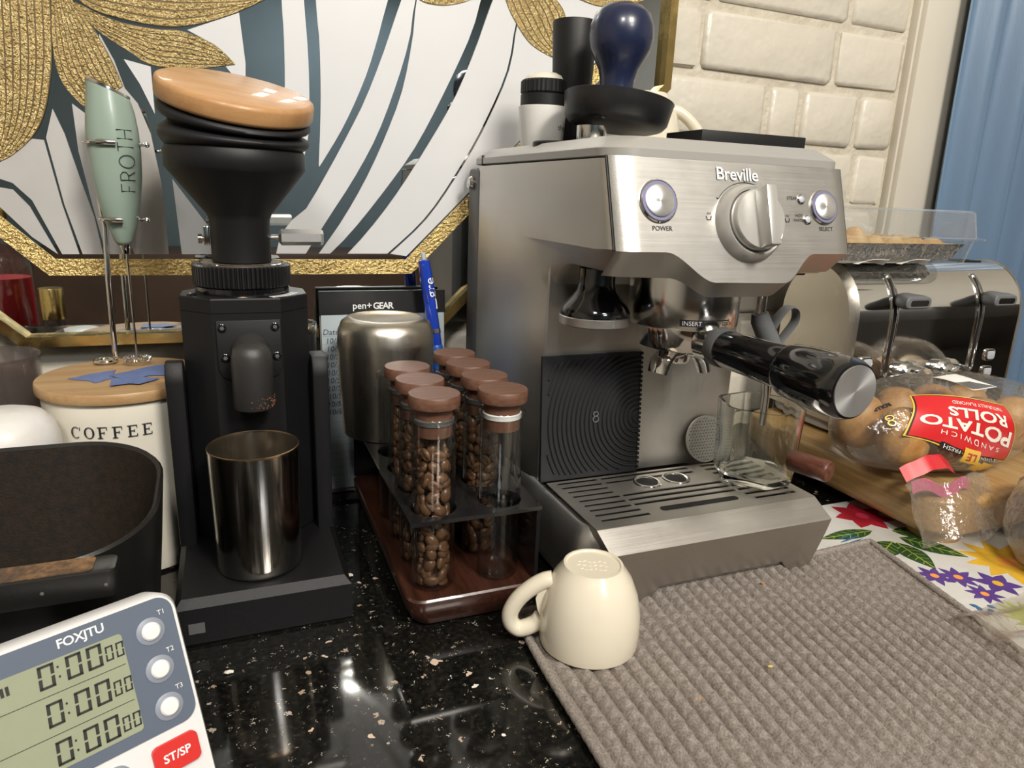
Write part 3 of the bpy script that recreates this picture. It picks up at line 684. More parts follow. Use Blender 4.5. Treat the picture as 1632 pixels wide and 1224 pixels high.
# hexagonal glass with turned wooden handle
HX, HY, HZ = .4080, .4440, .0696
t = thing('hexagonal_glass', 'clear hexagonal glass cup with dark wooden side handle on the drip tray', 'glass', (HX, HY, HZ))
def hexring(r, z, a0=8):
    out = []
    for k in range(6):
        a, a2 = R(a0+60*k), R(a0+60*k+60); p, q = Vector((HX+r*math.cos(a), HY+r*math.sin(a), z)), Vector((HX+r*math.cos(a2), HY+r*math.sin(a2), z))
        out += [tuple(p.lerp(q, f)) for f in (.10,.5,.90)]
    return out
part('glass_body', B().rings([hexring(.0250,HZ), hexring(.0325,HZ+.003), hexring(.0350,HZ+.010), hexring(.0352,HZ+.030), hexring(.0370,HZ+.0685), hexring(.0370,HZ+.0690), hexring(.0340,HZ+.0688), hexring(.0325,HZ+.030), hexring(.0300,HZ+.009), hexring(.010,HZ+.0075)]), 'thick_glass', t, smooth=35)
d = Vector((.30,-.954,0)).normalized(); p0 = Vector((HX,HY,.0985))+d*.0325
part('handle', B().tube([p0, p0+d*.0012, p0+d*.030, p0+d*.0318, p0+d*.033], [.0078,.0088,.0088,.0085,.0078], 24), 'rosewood', t)

# ================================================================== things on top of the espresso machine
ZT = .3337
t = thing('dosing_cup', 'white tapered cup with black knurled lid on top of the espresso machine', 'cup', (.2605,.590,ZT))
mat('white_gloss', (.78,.77,.74), .25, coat=.3)
part('cup_body', B().lathe([(.0180,ZT),(.0190,ZT+.002),(.0220,ZT+.0385),(.0212,ZT+.0390)], (.2605,.590,0), 36), 'white_gloss', t)
def knurl(z0, z1, r, c, n_=72):
    rs = []
    for z, ins in ((z0,.001),(z0+.0015,0),(z1-.0015,0),(z1,.0012)):
        rs.append([(c[0]+(r-ins-(.0005 if k % 2 else 0))*math.cos(2*math.pi*k/n_), c[1]+(r-ins-(.0005 if k % 2 else 0))*math.sin(2*math.pi*k/n_), z) for k in range(n_)])
    return B().rings(rs)
part('lid_collar', B().lathe([(.0205,ZT+.0385),(.0205,ZT+.0480),(.0200,ZT+.0485)], (.2605,.590,0), 36), 'black_matte', t)
part('knurled_lid', knurl(ZT+.0485, ZT+.0600, .0207, (.2605,.590)), 'black_matte', t, smooth=0)
part('lid_dome', B().lathe([(.0185,ZT+.0598),(.0165,ZT+.0630),(.0105,ZT+.0658),(.0001,ZT+.0668)], (.2605,.590,0), 32), 'cream_matte', t)
b = B(); vs, fs = text_verts('the j', .0062); rr_ = .0211; b.add([(.2605+rr_*math.cos(R(-62)+v.x/rr_), .590+rr_*math.sin(R(-62)+v.x/rr_), ZT+.0215+v.y) for v in vs], fs)
part('lettering', b, 'soft_print', t, smooth=0)
single('lid_disc', B().lathe([(.0150,ZT),(.0155,ZT+.001),(.0155,ZT+.0075),(.0140,ZT+.0085),(.0128,ZT+.0078)], (.2510,.5500,0), 32), 'black_plastic', 'small flat black round lid beside the white tapered cup on the machine', 'lid', (.251,.55,ZT))
single('tall_black_cup', B().lathe([(.0138,ZT),(.0145,ZT+.001),(.0190,ZT+.1065),(.0186,ZT+.1075),(.0178,ZT+.1065),(.0135,ZT+.004)], (.2835,.5850,0), 40), 'black_matte', 'tall narrow matte black cup behind the blue tamper handle', 'cup', (.2835,.585,ZT))
single('steel_basket', B().lathe([(.0105,ZT),(.0112,ZT+.001),(.0116,ZT+.0185),(.0108,ZT+.0188),(.0104,ZT+.002)], (.2650,.5080,0), 32), 'polished_steel', 'small steel basket propping up the tilted black ring on the machine', 'basket', (.265,.508,ZT))
# tilted black dosing ring and the blue tamper in it
RM = Matrix.Translation((.2925,.5215,.3560)) @ Matrix.Rotation(R(7.0), 4, 'Y') @ Matrix.Rotation(R(-1.5), 4, 'X')
b = B(); b.M = RM; b.lathe([(.0340,-.0020),(.0380,-.0005),(.0410,.0030),(.0430,.0150),(.0436,.0190),(.0428,.0195),(.0415,.0185),(.0395,.0040),(.0300,.0025)], n=56)
single('dosing_ring', b, 'black_plastic', 'wide black plastic ring dish tilted under the blue tamper handle', 'dosing ring', tuple(RM.translation))
mat('navy', (.012,.018,.050), .30, coat=.25, bmp=(300,.03,.0003))
b = B(); b.M = Matrix.Translation((.2905,.5205,.3592)) @ Matrix.Rotation(R(1.5), 4, 'Y')
b.lathe([(.0280,0),(.0285,.0006),(.0285,.004),(.0160,.007),(.0142,.014),(.0132,.022),(.0134,.029),(.0155,.037),(.0195,.044),(.0232,.051),(.0249,.059),(.0244,.068),(.0210,.0765),(.0150,.0815),(.0075,.0840),(.0001,.0846)], n=48)
single('tamper', b, 'navy', 'navy blue round headed tamper standing on top of the espresso machine', 'tamper', (.2905,.5205,.3592))
# cream cup upside down at the back, and a flat black case
def cup_handle(c, dirv, pts, ra, rb):
    d = Vector(dirv).normalized(); return B().tube(smooth3([(c[0]+d.x*a, c[1]+d.y*a, z) for a, z in pts]), (ra, rb), 12)
t = thing('espresso_cup', 'cream ceramic cup turned upside down at the back of the machine top', 'cup', (.3655,.6020,ZT))
part('cup_body', B().lathe([(.0335,ZT),(.0355,ZT+.0006),(.0362,ZT+.004),(.0366,ZT+.014),(.0358,ZT+.026),(.0330,ZT+.039),(.0280,ZT+.0505),(.0235,ZT+.0565),(.0218,ZT+.0590),(.0212,ZT+.0600),(.0196,ZT+.0600),(.0188,ZT+.0588),(.0001,ZT+.0584)], (.3655,.6020,0), 44), 'cream', t)
part('handle', cup_handle((.3655,.6020), (.93,-.36,0), [(.0285,ZT+.0465),(.0345,ZT+.0450),(.0430,ZT+.0395),(.0520,ZT+.0305),(.0575,ZT+.0220),(.0570,ZT+.0155),(.0515,ZT+.0115),(.0450,ZT+.0120),(.0390,ZT+.0140),(.0355,ZT+.0170)], .0052, .0058), 'cream', t)
single('flat_case', B().box(.3155, .4095, .4370, .4820, ZT, ZT+.0152, .0006), 'black_matte', 'low flat black box at the right on top of the espresso machine', 'box', (.362,.46,ZT))

# ================================================================== coffee grinder
GXC = .0093
G = thing('coffee_grinder', 'black single dose coffee grinder with bellows hopper and beech lid', 'coffee grinder', (GXC, .53, 0))
def gb(ins, z): return [(x, y, z) for x, y in [(-.0478+ins,.4505+ins),(.0668-ins,.4505+ins),(.0668-ins,.585),(.052,.612),(-.012,.612),(-.022,.575),(-.0478+ins,.558)]]
part('base', B().rings([gb(.001,.0005), gb(0,.002), gb(0,.0282), gb(.0045,.0340)]), 'black_powder', G, smooth=0)
part('base_sticker', B().box(-.0400,-.0300,.4500,.4506,.010,.0175), 'dark_grey', G, smooth=0)
OCT = [(GXC-.0232,.525),(GXC+.0232,.525),(GXC+.0438,.546),(GXC+.0438,.574),(GXC+.022,.605),(GXC-.018,.605),(GXC-.0432,.570),(GXC-.0438,.546)]
def oc(s_, z): return [(GXC+(x-GXC)*s_, .565+(y-.565)*s_, z) for x, y in OCT]
part('body', B().rings([oc(.97,.0335), oc(1,.036), oc(1,.2110)]), 'black_powder', G, smooth=0)
part('top_plate', B().rings([oc(.995,.2111), oc(1.0,.2116), oc(1.0,.2206), oc(.988,.2216)]), 'black_powder', G, smooth=0)
for xa, xb, ya, yb in ((-.0475,-.0352,.5320,.5600),(.0535,.0655,.5320,.5700)):
    prof = [(ya,.0338),(yb,.0338),(yb,.160),(yb-.004,.170),(yb-.012,.1745),(ya+.006,.1745),(ya+.001,.168),(ya,.160)]
    part('side_wing', B().prism(prof, xa, xb, 'yz', .0015), 'black_powder', G, smooth=30)
# chute plate, screws, spout
plate = [(x, z) for x, z in [(-.0110,.2065),(.0312,.2065),(.0318,.2060),(.0318,.172),(.0290,.1660),(.0240,.1635),(-.0040,.1635),(-.0090,.1660),(-.0115,.172),(-.0115,.2060)]]
p_ = part('chute_plate', B().prism(plate, .5232, .5251, 'xz', .0004), 'black_matte', G, smooth=30)
for x, z in ((-.0075,.2015),(.0278,.2015),(-.0065,.1800),(.0283,.1800)):
    s_ = part('screw', B().lathe([(.0030,-.0004),(.0030,.0010),(.0024,.0014),(.0016,.0014)], (x,.5232,z), 16, 'y'), 'black_gloss', p_)
    part('screw_socket', B().lathe([(.0001,.00145),(.0015,.00145)], (x,.5232,z), 6, 'y', cap0=False, cap1=False), 'dark_grey', p_)
sx_, sy_ = .0105, .5075
b = B().lathe([(.0118,.1475),(.0132,.1470),(.0138,.1480),(.0138,.1780),(.0135,.1850),(.0118,.1900),(.0080,.1930),(.0001,.1945)], (sx_,sy_,0), 36, cap0=False)
b.lathe([(.0118,.1475),(.0116,.165)], (sx_,sy_,0), 30, cap0=False)
b.v = [(x, y+.006*(1 if False else 0)+max(0, .0), z) for x, y, z in b.v]
b.tube([(sx_,sy_+.002,.1800),(sx_,.5245,.1850)], .0132, 24)
mat('spout_grey', (.045,.043,.042), .38, .35, bmp=(2500,.4,.0004))
part('spout', b, 'spout_grey', G, smooth=50)
mat('coffee_dust', (.085,.035,.014), .9, var=(900,(.16,.07,.03)))
b = B(); rr = random.Random(3)
for i in range(60):
    a = R(rr.uniform(-100, 10)); z = .1485+abs(rr.gauss(0,.004)); r_ = .01385; s_ = rr.uniform(.0002,.0005); x, y = sx_+r_*math.cos(a), sy_+r_*math.sin(a)
    b.box(x-s_, x+s_, y-s_, y+s_, z-s_, z+s_)
part('coffee_grounds', b, 'coffee_dust', G, smooth=0)['kind'] = 'stuff'
# adjustment dial with teeth
DC = (GXC-.0005, .5640); nT = 66
def gear(z0, z1, r0, r1):
    rs = []
    for z, e in ((z0,.0006),(z0+.0008,0),(z1-.0008,0),(z1,.0008)):
        ring = []
        for k in range(nT):
            for f, r_ in ((0,r0),(.25,r1),(.62,r1),(.87,r0)): a = 2*math.pi*(k+f)/nT; ring.append((DC[0]+(r_-e)*math.cos(a), DC[1]+(r_-e)*math.sin(a), z))
        rs.append(ring)
    return B().rings(rs)
part('dial_seat', B().lathe([(.0320,.2212),(.0330,.2218),(.0330,.2265),(.030,.2275)], (*DC,0), 48), 'black_gloss', G)
dl = part('adjusting_dial', gear(.2272,.2425,.0325,.0345), 'black_plastic', G, smooth=0)
mat('dial_face', (.060,.048,.038), .55, var=(120,(.10,.075,.055)), bmp=(800,.3,.0004))
part('dial_face', B().lathe([(.0310,.2420),(.0306,.2430),(.0225,.2432)], (*DC,0), 56), 'dial_face', dl)
part('dial_groove', B().lathe([(.0300,.24315),(.0294,.2434),(.0290,.24315)], (*DC,0), 56, cap0=False, cap1=False), 'black_gloss', dl)
b = B()
for k in range(90):
    a = 2*math.pi*k/90; r0_, r1_ = (.0262,.0284) if k % 5 == 0 else (.0272,.0284); ca, sa = math.cos(a), math.sin(a); w_ = .00013
    b.add([(DC[0]+r0_*ca-w_*sa, DC[1]+r0_*sa+w_*ca, .24355),(DC[0]+r0_*ca+w_*sa, DC[1]+r0_*sa-w_*ca, .24355),(DC[0]+r1_*ca+w_*sa, DC[1]+r1_*sa-w_*ca, .24335),(DC[0]+r1_*ca-w_*sa, DC[1]+r1_*sa+w_*ca, .24335)], [(0,1,2,3)])
for k in range(18):
    a = R(-92+20*k); o_ = Vector((DC[0]+.0250*math.cos(a), DC[1]+.0250*math.sin(a), .2434)); lettering(b, str((14+k*2) % 90) if k < 3 else str((14+k*5) % 90), .0034, o_, (-math.sin(a), math.cos(a), 0), (-math.cos(a), -math.sin(a), 0), .0002)
mat('worn_print', (.34,.30,.25), .7)
part('dial_print', b, 'worn_print', dl, smooth=0)
mat('tan_print', (.62,.52,.38), .6)
part('pointer_mark', B().add([(.0035,.5268,.2219),(.0115,.5268,.2219),(.0075,.5315,.2219)], [(0,1,2)]), 'tan_print', G, smooth=0)
def arcstrip(r0, r1, a0, a1, z, n_=16):
    return [(DC[0]+r*math.cos(R(a)), DC[1]+r*math.sin(R(a))) for r, seq in ((r0, range(n_+1)), (r1, range(n_, -1, -1))) for a in [lerp(a0, a1, k/n_) for k in seq]]
st = part('warning_sticker', B().prism(arcstrip(.0352,.0405,-62,-18,0), .2215, .2219, 'xy'), 'white_print', G, smooth=0)
b = B()
for k in range(16): a = R(-57+k*2.4); o_ = Vector((DC[0]+.0388*math.cos(a), DC[1]+.0388*math.sin(a), .2219)); b.tube([o_, o_+Vector((-math.sin(a), math.cos(a), 0))*.0011], .00018, 4); o2 = Vector((DC[0]+.0370*math.cos(a), DC[1]+.0370*math.sin(a), .2219)); b.tube([o2, o2+Vector((-math.sin(a), math.cos(a), 0))*.0011], .00018, 4)
part('sticker_print', b, 'soft_print', st, smooth=0)
part('screw', B().lathe([(.0036,.2215),(.0036,.2229),(.0028,.2235),(.0001,.2235)], (-.0262,.5445,0), 16), 'black_gloss', G)
# funnel, bellows, lid
HC = (GXC, .5650)
part('funnel', B().lathe([(.0200,.2435),(.0208,.2440),(.0210,.2740),(.0225,.2780),(.0455,.3070),(.0478,.3100),(.0478,.3215),(.0470,.3225)], (*HC,0), 56), 'black_matte', G, smooth=50)
def tilted(r, z, k, n_=56):
    """ring number k on the bending axis of the bellows: k 0 level .. 1 like the lid"""
    ax, ay = R(17.5*k), R(6.5*k); Mx = Matrix.Rotation(ax, 3, 'X') @ Matrix.Rotation(ay, 3, 'Y')
    c = Vector((HC[0]+.002*k, HC[1]-.0030*k, z)); return [tuple(c+Mx @ Vector((r*math.cos(2*math.pi*i/n_), r*math.sin(2*math.pi*i/n_), 0))) for i in range(n_)]
prof = [(.0470,.3205,0),(.0474,.3225,.05),(.0462,.3238,.10),(.0480,.3255,.16),(.0502,.3285,.26),(.0508,.3315,.36),(.0498,.3345,.46),(.0462,.3365,.54),(.0440,.3380,.6),(.0452,.3398,.68),(.0492,.3418,.76),(.0510,.3445,.84),(.0510,.3470,.90),(.0494,.3495,.95),(.0470,.3508,1.0)]
part('bellows', B().rings([tilted(r, z, k) for r, z, k in prof]), 'black_rubber', G, smooth=60)
lm = Matrix.Rotation(R(17.5), 3, 'X') @ Matrix.Rotation(R(6.5), 3, 'Y'); lc = Vector((HC[0]+.002, HC[1]-.0030, .3508))
b = B(); rs = []
for r, h_ in ((.0490,0),(.0515,.0010),(.0522,.003),(.0522,.0105),(.0514,.0128),(.0490,.0138),(.0001,.0140)): rs.append([tuple(lc+lm @ Vector((r*math.cos(2*math.pi*i/64), r*math.sin(2*math.pi*i/64), h_))) for i in range(64)])
part('wooden_lid', b.rings(rs), 'beech', G, smooth=50)
# chrome lever and its clamp
lv = B().tube([(GXC+.0215,.5650,.2615),(GXC+.028,.5630,.2618)], .0022, 12); lv.tube([(GXC+.0265,.5630,.2618),(GXC+.0285,.5628,.2618),(GXC+.0570,.5615,.2622),(GXC+.0588,.5615,.2622)], [.0035,.0060,.0060,.0052], 6)
part('lever', lv, 'satin_alu', G, smooth=0)
part('clamp_screw', B().tube([(GXC-.0215,.5650,.2600),(GXC-.0262,.5650,.2600),(GXC-.0264,.5650,.2600),(GXC-.0290,.5650,.2600)], [.0020,.0020,.0034,.0034], 12), 'polished_steel', G)
part('clamp_lug', B().box(GXC-.0252, GXC-.0212, .5620, .5680, .2555, .2690, .0006), 'polished_steel', G)

# steel catch cup on the grinder base
CC = (.0078, .4905); zc = .0343
t = thing('catch_cup', 'tall polished steel catch cup standing on the black grinder base', 'cup', (*CC, zc))
part('cup_body', B().lathe([(.0270,zc),(.0284,zc+.0008),(.0288,zc+.003),(.0304,zc+.0895),(.0305,zc+.0902),(.0299,zc+.0905),(.0297,zc+.0895),(.0281,zc+.004),(.0001,zc+.003)], (*CC,0), 64), 'streaked_cup', t, smooth=50)
mat('copper_rim', (.62,.42,.25), .25, 1.0)
part('rim', B().lathe([(.0306,zc+.0898),(.0306,zc+.0908),(.0300,zc+.0910),(.0298,zc+.0900)], (*CC,0), 64, cap0=False, cap1=False), 'copper_rim', t)
# small black canister with steel rim behind the grinder
t = thing('small_canister', 'small black canister with bright steel rim half hidden behind the grinder', 'canister', (.0510,.6330,0))
part('canister_body', B().lathe([(.0160,0),(.0170,.001),(.0170,.1760),(.0165,.1770)], (.0510,.6330,0), 36), 'black_plastic', t)
part('rim', B().lathe([(.0172,.1755),(.0176,.1765),(.0176,.1835),(.0168,.1845),(.0145,.1840),(.0140,.1800)], (.0510,.6330,0), 36), 'polished_steel', t)

# ================================================================== coffee canister with wooden lid
KC = (-.0832, .6120)
t = thing('coffee_canister', 'cream ceramic coffee canister with acacia lid behind the black bin', 'canister', (*KC, 0))
part('canister_body', B().lathe([(.0520,0),(.0545,.002),(.0560,.010),(.0568,.125),(.0572,.1380),(.0560,.1412),(.050,.1414)], (*KC,0), 64), 'cream_matte', t)
part('wooden_lid', B().lathe([(.0570,.1416),(.0600,.1420),(.0604,.1428),(.0604,.1488),(.0598,.1499),(.0560,.1500),(.0001,.1500)], (*KC,0), 64), 'acacia', t)
def serif(ch):
    """serif capitals as boxes (x0,x1,y0,y1) in a 1 high cell, or arcs"""
    e = [(.12,.28,0,1),(0,.4,0,.07),(0,.4,.93,1)]
    if ch == 'E': return e+[(.2,.75,0,.07),(.2,.75,.93,1),(.2,.55,.47,.54),(.69,.75,0,.25),(.69,.75,.75,1),(.49,.55,.38,.63)], []
    if ch == 'F': return e+[(.2,.75,.93,1),(.2,.55,.47,.54),(.69,.75,.72,1),(.49,.55,.38,.63)], []
    return ([(.78,.84,.68,.97)], [(50,310)]) if ch == 'C' else ([], [(0,360)])
b = B(); sz = .0088; x = -.0275
def onk(s_, z): a = R(-95.5)+s_/.0577; return (KC[0]+.0577*math.cos(a), KC[1]+.0577*math.sin(a), z)
for ch in 'COFFEE':
    bx, ar = serif(ch)
    for x0, x1, y0, y1 in bx: b.add([onk(x+x0*sz, .1165+y0*sz), onk(x+x1*sz, .1165+y0*sz), onk(x+x1*sz, .1165+y1*sz), onk(x+x0*sz, .1165+y1*sz)], [(0,1,2,3)])
    for a0, a1 in ar:
        N_ = 22; q = []
        for k in range(N_+1):
            a = R(lerp(a0, a1, k/N_)); th_ = .06+.10*abs(math.cos(a)); q.append((onk(x+(.46+.42*math.cos(a))*sz, .1165+(.5+.5*math.sin(a))*sz), onk(x+(.46+(.42-th_)*math.cos(a))*sz, .1165+(.5+(.5-.07)*math.sin(a))*sz)))
        vv = [p for pr_2 in q for p in pr_2]; b.add(vv, [(2*k, 2*k+1, 2*k+3, 2*k+2) for k in range(N_)])
    x += .0098
part('lettering', b, 'black_ink', t, smooth=0)
# torn blue tape on the lid
mat('tape_blue', (.085,.130,.30), .6, var=(60,(.12,.17,.36)), bmp=(300,.5,.001))
rr = random.Random(11)
def tape(poly, z, label, seed):
    rr = random.Random(seed); P = []
    for i in range(len(poly)):
        p, q = poly[i], poly[(i+1) % len(poly)]
        for f in (0,.33,.66): P.append((lerp(p[0], q[0], f)+rr.uniform(-.0006,.0006), lerp(p[1], q[1], f)+rr.uniform(-.0006,.0006)))
    single('tape_piece', B().prism(P, z, z+.0005, 'xy'), 'tape_blue', label, 'tape', (P[0][0], P[0][1], z), 'torn blue tape on the canister lid', smooth=0)
tape([(-.1200,.6050),(-.1050,.6180),(-.0905,.6270),(-.0900,.6000),(-.0990,.5880),(-.1050,.5960)], .1502, 'leftmost torn scrap of blue tape on the wooden canister lid', 1)
tape([(-.0930,.6060),(-.0620,.6350),(-.0440,.6330),(-.0460,.6000),(-.0640,.6010),(-.0760,.5900)], .1507, 'large torn scrap of blue tape under the frother whisk', 2)
tape([(-.0890,.5950),(-.0700,.5960),(-.0560,.5880),(-.0680,.5740),(-.0760,.5780),(-.0880,.5730)], .1512, 'torn scrap of blue tape nearest the lettering on the canister lid', 3)

# ================================================================== milk frother and its stand
FX, FY = -.0765, .6400
t = thing('frother_stand', 'bent chrome wire stand on the canister lid holding the frother', 'stand', (-.0938,.6530,.1513))
part('pole', B().tube([(-.0950,.6580,.1530),(-.0940,.6570,.1530),(-.0925,.6550,.1545),(-.0935,.6545,.1600),(-.0925,.6545,.22),(-.0905,.6550,.262),(-.0925,.6590,.275),(-.0935,.6610,.32),(-.0935,.6610,.3275)], .0022, 12), 'chrome', t)
part('foot_ring', B().tube([(-.1010+.0075*math.cos(a), .6520+.0065*math.sin(a), .1528) for a in [i*math.pi/12 for i in range(24)]], .0016, 8, True), 'chrome', t)
for z, r_ in ((.3255,.0202),(.2690,.0150)):
    c_ = [(FX+r_*math.cos(R(a)), FY+r_*math.sin(R(a)), z) for a in range(-20, 285, 12)]
    rg = part('holding_ring', B().tube([(c_[0][0]+.003, c_[0][1]-.001, z)]+c_, .0012, 8), 'chrome', t)
    part('ring_sleeve', B().tube(c_[-4:], .0021, 10), 'polished_steel', rg)
    part('ring_bead', B().lathe([(.0001,-.0022),(.0016,-.0016),(.0022,0),(.0016,.0016),(.0001,.0022)], (c_[0][0]+.0045, c_[0][1]-.0015, z), 14), 'chrome', rg)
mat('sage', (.30,.385,.32), .32, var=(20,(.28,.365,.305)), coat=.2)
t = thing('milk_frother', 'sage green handheld milk frother hanging in the chrome stand', 'milk frother', (FX, FY, .1535))
def fring(r, z, sl=0, rx=1.0, n_=40): return [(FX+r*rx*math.cos(2*math.pi*i/n_), FY+r*math.sin(2*math.pi*i/n_), z-sl*math.cos(2*math.pi*i/n_)) for i in range(n_)]
part('handle', B().rings([fring(.0045,.2490), fring(.0065,.2520), fring(.0110,.2650), fring(.0150,.2830), fring(.0175,.3020), fring(.0184,.3200), fring(.0180,.3350), fring(.0166,.3480), fring(.0150,.3580,.0030), fring(.0142,.3640,.0060)]), 'sage', t, smooth=60)
part('top_cap', B().rings([fring(.0145,.3640,.0060), fring(.0143,.3660,.0062), fring(.0122,.3668,.0062), fring(.0001,.3666,0)]), 'polished_steel', t)
part('ferrule', B().lathe([(.0028,.2420),(.0046,.2490),(.0046,.2500)], (FX+.001,FY,0), 20), 'chrome', t)
part('shaft', B().tube([(FX+.001,FY,.2440),(FX+.0005,FY+.002,.1560)], .0009, 8), 'polished_steel', t)
WC = Vector((FX+.0005, FY+.002, .1556)); coil = []
for i in range(26*8+1):
    a = 2*math.pi*i/(26*8); w_ = 26*a; rr_ = .0088+.0020*math.cos(w_); coil.append((WC.x+rr_*math.cos(a), WC.y+rr_*math.sin(a), WC.z+.0018*math.sin(w_)))
part('whisk', B().tube(coil, .00035, 5).tube([(WC.x-.0085,WC.y,WC.z),(WC.x+.0085,WC.y,WC.z)], .0004, 6), 'polished_steel', t)
b = B()
def ont(u, v): 
    """u along reading direction (upwards), v towards the left of the letters"""
    z = .2905+u; r_ = pl(z, [(.2830,.0150),(.3020,.0175),(.3200,.0184),(.3350,.0180)])+.0007; a = R(-40)-v/.018; return (FX+r_*math.cos(a), FY+r_*math.sin(a), z)
def stroke(b, pts):
    return b.tube([ont(*p) for p in pts], .00028, 5)
LH = .0112
def let(b, ch, u0, w):
    f = lambda x, y: (u0+x*w, y*LH)
    if ch == 'F': stroke(b, [f(0,0), f(0,1)]); stroke(b, [f(0,1), f(1,1)]); stroke(b, [f(0,.5), f(.7,.5)])
    if ch == 'R': stroke(b, [f(0,0), f(0,1)]); stroke(b, [f(0,1), f(.6,1), f(.95,.85), f(.95,.65), f(.6,.5), f(0,.5)]); stroke(b, [f(.5,.5), f(1,0)])
    if ch == 'O': stroke(b, [f(.5+.5*math.cos(a), .5+.5*math.sin(a)) for a in [i*math.pi/9 for i in range(19)]])
    if ch == 'T': stroke(b, [f(.5,0), f(.5,1)]); stroke(b, [f(0,1), f(1,1)])
    if ch == 'H': stroke(b, [f(0,0), f(0,1)]); stroke(b, [f(1,0), f(1,1)]); stroke(b, [f(0,.5), f(1,.5)])
u = 0
for ch, w_ in zip('FROTH', (.0055,.0062,.0092,.0062,.0062)): let(b, ch, u, w_); u += w_+.0028
part('lettering', b, 'black_ink', t)

# ================================================================== black knock bin at the left
mat('bin_black', (.009,.0085,.008), .38, bmp=(700,.15,.0004))
mat('bin_inside', (.012,.010,.008), .55, var=(240,(.024,.016,.010)), bmp=(700,.4,.0006), spec=.3)
T = thing('knock_bin', 'black plastic grounds bin with stained lip behind the kitchen timer', 'bin', (-.16,.46,0))
def bl_(x0, x1, y0, y1, r, z, sl=0): return [(x, y, z+sl*(y-.372)/.140) for x, y in rrect(x0, x1, y0, y1, r, 10)]
rim0 = bl_(-.275,-.0465,.372,.512,.055,.1105,.0185); rim1 = bl_(-.2715,-.0500,.3755,.5085,.052,.1105,.0185)
part('bin_shell', B().rings([bl_(-.255,-.064,.392,.496,.045,.0008), bl_(-.262,-.058,.386,.502,.05,.008), bl_(-.270,-.0505,.377,.508,.053,.08), rim0], cap1=False), 'bin_black', T, smooth=60)
part('bin_rim', B().rings([rim0, [(x, y, z+.0016) for x, y, z in bl_(-.2735,-.0480,.3735,.5105,.053,.1105,.0185)], rim1], False, False), 'bin_black', T, smooth=60)
part('bin_lining', B().rings([rim1, bl_(-.262,-.059,.385,.500,.048,.06), bl_(-.250,-.070,.397,.490,.04,.008), bl_(-.20,-.12,.43,.46,.012,.0065)], False, True), 'bin_inside', T, smooth=60)
def stained():
    mt, n, l, b = base('lip_stain'); MATS['lip_stain'] = mt; v = coords(n, l)
    f = noise(n, l, v, 55, 6, .7); l.new(ramp(n, l, f, [(.42,(.016,.014,.012)),(.52,(.09,.045,.018)),(.66,(.26,.145,.06))]), b.inputs['Base Color'])
    b.inputs['Roughness'].default_value = .6; bump(n, l, b, f, .3, .001)
stained()
lip = [(x, y) for x, y in rrect(-.262,-.0620,.3580,.3755,.004,6)]
lp = part('lip_bar', B().prism(lip, .0985, .1135, 'xy', .0010), 'bin_black', T, smooth=40)
part('lip_top', B().prism(rrect(-.260,-.0720,.3595,.3745,.003,6), .1134, .1139, 'xy'), 'lip_stain', lp, smooth=0)
for x in (-.0665,-.0935,-.1150): part('rivet', B().lathe([(.0009,0),(.0009,.0004),(.0001,.0006)], (x,.3580,.1060), 8, 'y'), 'dark_grey', lp)
# white cup resting upside down in the bin
WX, WY = -.1505, .5480
mat('paper_white', (.72,.71,.69), .4, var=(30,(.64,.61,.57)), bmp=(60,.15,.002))
def fluted(prof, c, n_=144):
    return B().rings([[(c[0]+r*(1+fl*math.cos(24*2*math.pi*i/n_))*math.cos(2*math.pi*i/n_), c[1]+r*(1+fl*math.cos(24*2*math.pi*i/n_))*math.sin(2*math.pi*i/n_), z) for i in range(n_)] for r, z, fl in prof])
single('white_bowl', fluted([(r, z, 0) for r, z in [(.0300,.0010),(.0310,.0015),(.0330,.112),(.0328,.124),(.0300,.1350),(.0240,.1415),(.0150,.1445),(.0001,.1455)]], (WX,WY)), 'paper_white', 'upturned white bowl behind the black bin at the left edge', 'bowl', (WX,WY,.001), smooth=60)
# smoked plastic jar
JX, JY = -.1800, .6530
single('smoked_jar', B().lathe([(.0270,.0010),(.0290,.003),(.0330,.1560),(.0336,.1600),(.0330,.1615),(.0320,.1600),(.0280,.006),(.0001,.004)], (JX,JY,0), 44), 'smoked', 'open smoky grey plastic jar left of the coffee canister', 'jar', (JX,JY,.001), smooth=60)
# bottles beside the jar, seen in the mirror
mat('red_syrup', (.55,.020,.025), .25, coat=.5)
t = thing('syrup_bottle', 'bottle of red syrup with clear shoulder, seen reflected in the mirror at far left', 'bottle', (-.2760,.3020,0))
part('liquid', B().lathe([(.0300,.002),(.0320,.006),(.0320,.170),(.0001,.172)], (-.2760,.3020,0), 40), 'red_syrup', t)
part('bottle_glass', B().lathe([(.0310,0),(.0332,.003),(.0332,.180),(.0300,.198),(.0180,.215),(.0125,.225),(.0125,.250)], (-.2760,.3020,0), 40), 'tube_glass', t)
part('cap', B().lathe([(.0140,.2440),(.0145,.245),(.0145,.265),(.0135,.267)], (-.2760,.3020,0), 30), 'gold_frame', t)
t = thing('gold_lid_jar', 'short jar with brass lid, seen reflected in the mirror beside the red bottle', 'jar', (-.2150,.3480,0))
part('jar_body', B().lathe([(.011,0),(.013,.002),(.013,.118),(.012,.121)], (-.2150,.3480,0), 36), 'smoked', t)
part('lid', B().lathe([(.0125,.1210),(.0140,.1215),(.0140,.1600),(.0135,.1610)], (-.2150,.3480,0), 36), 'gold_frame', t)

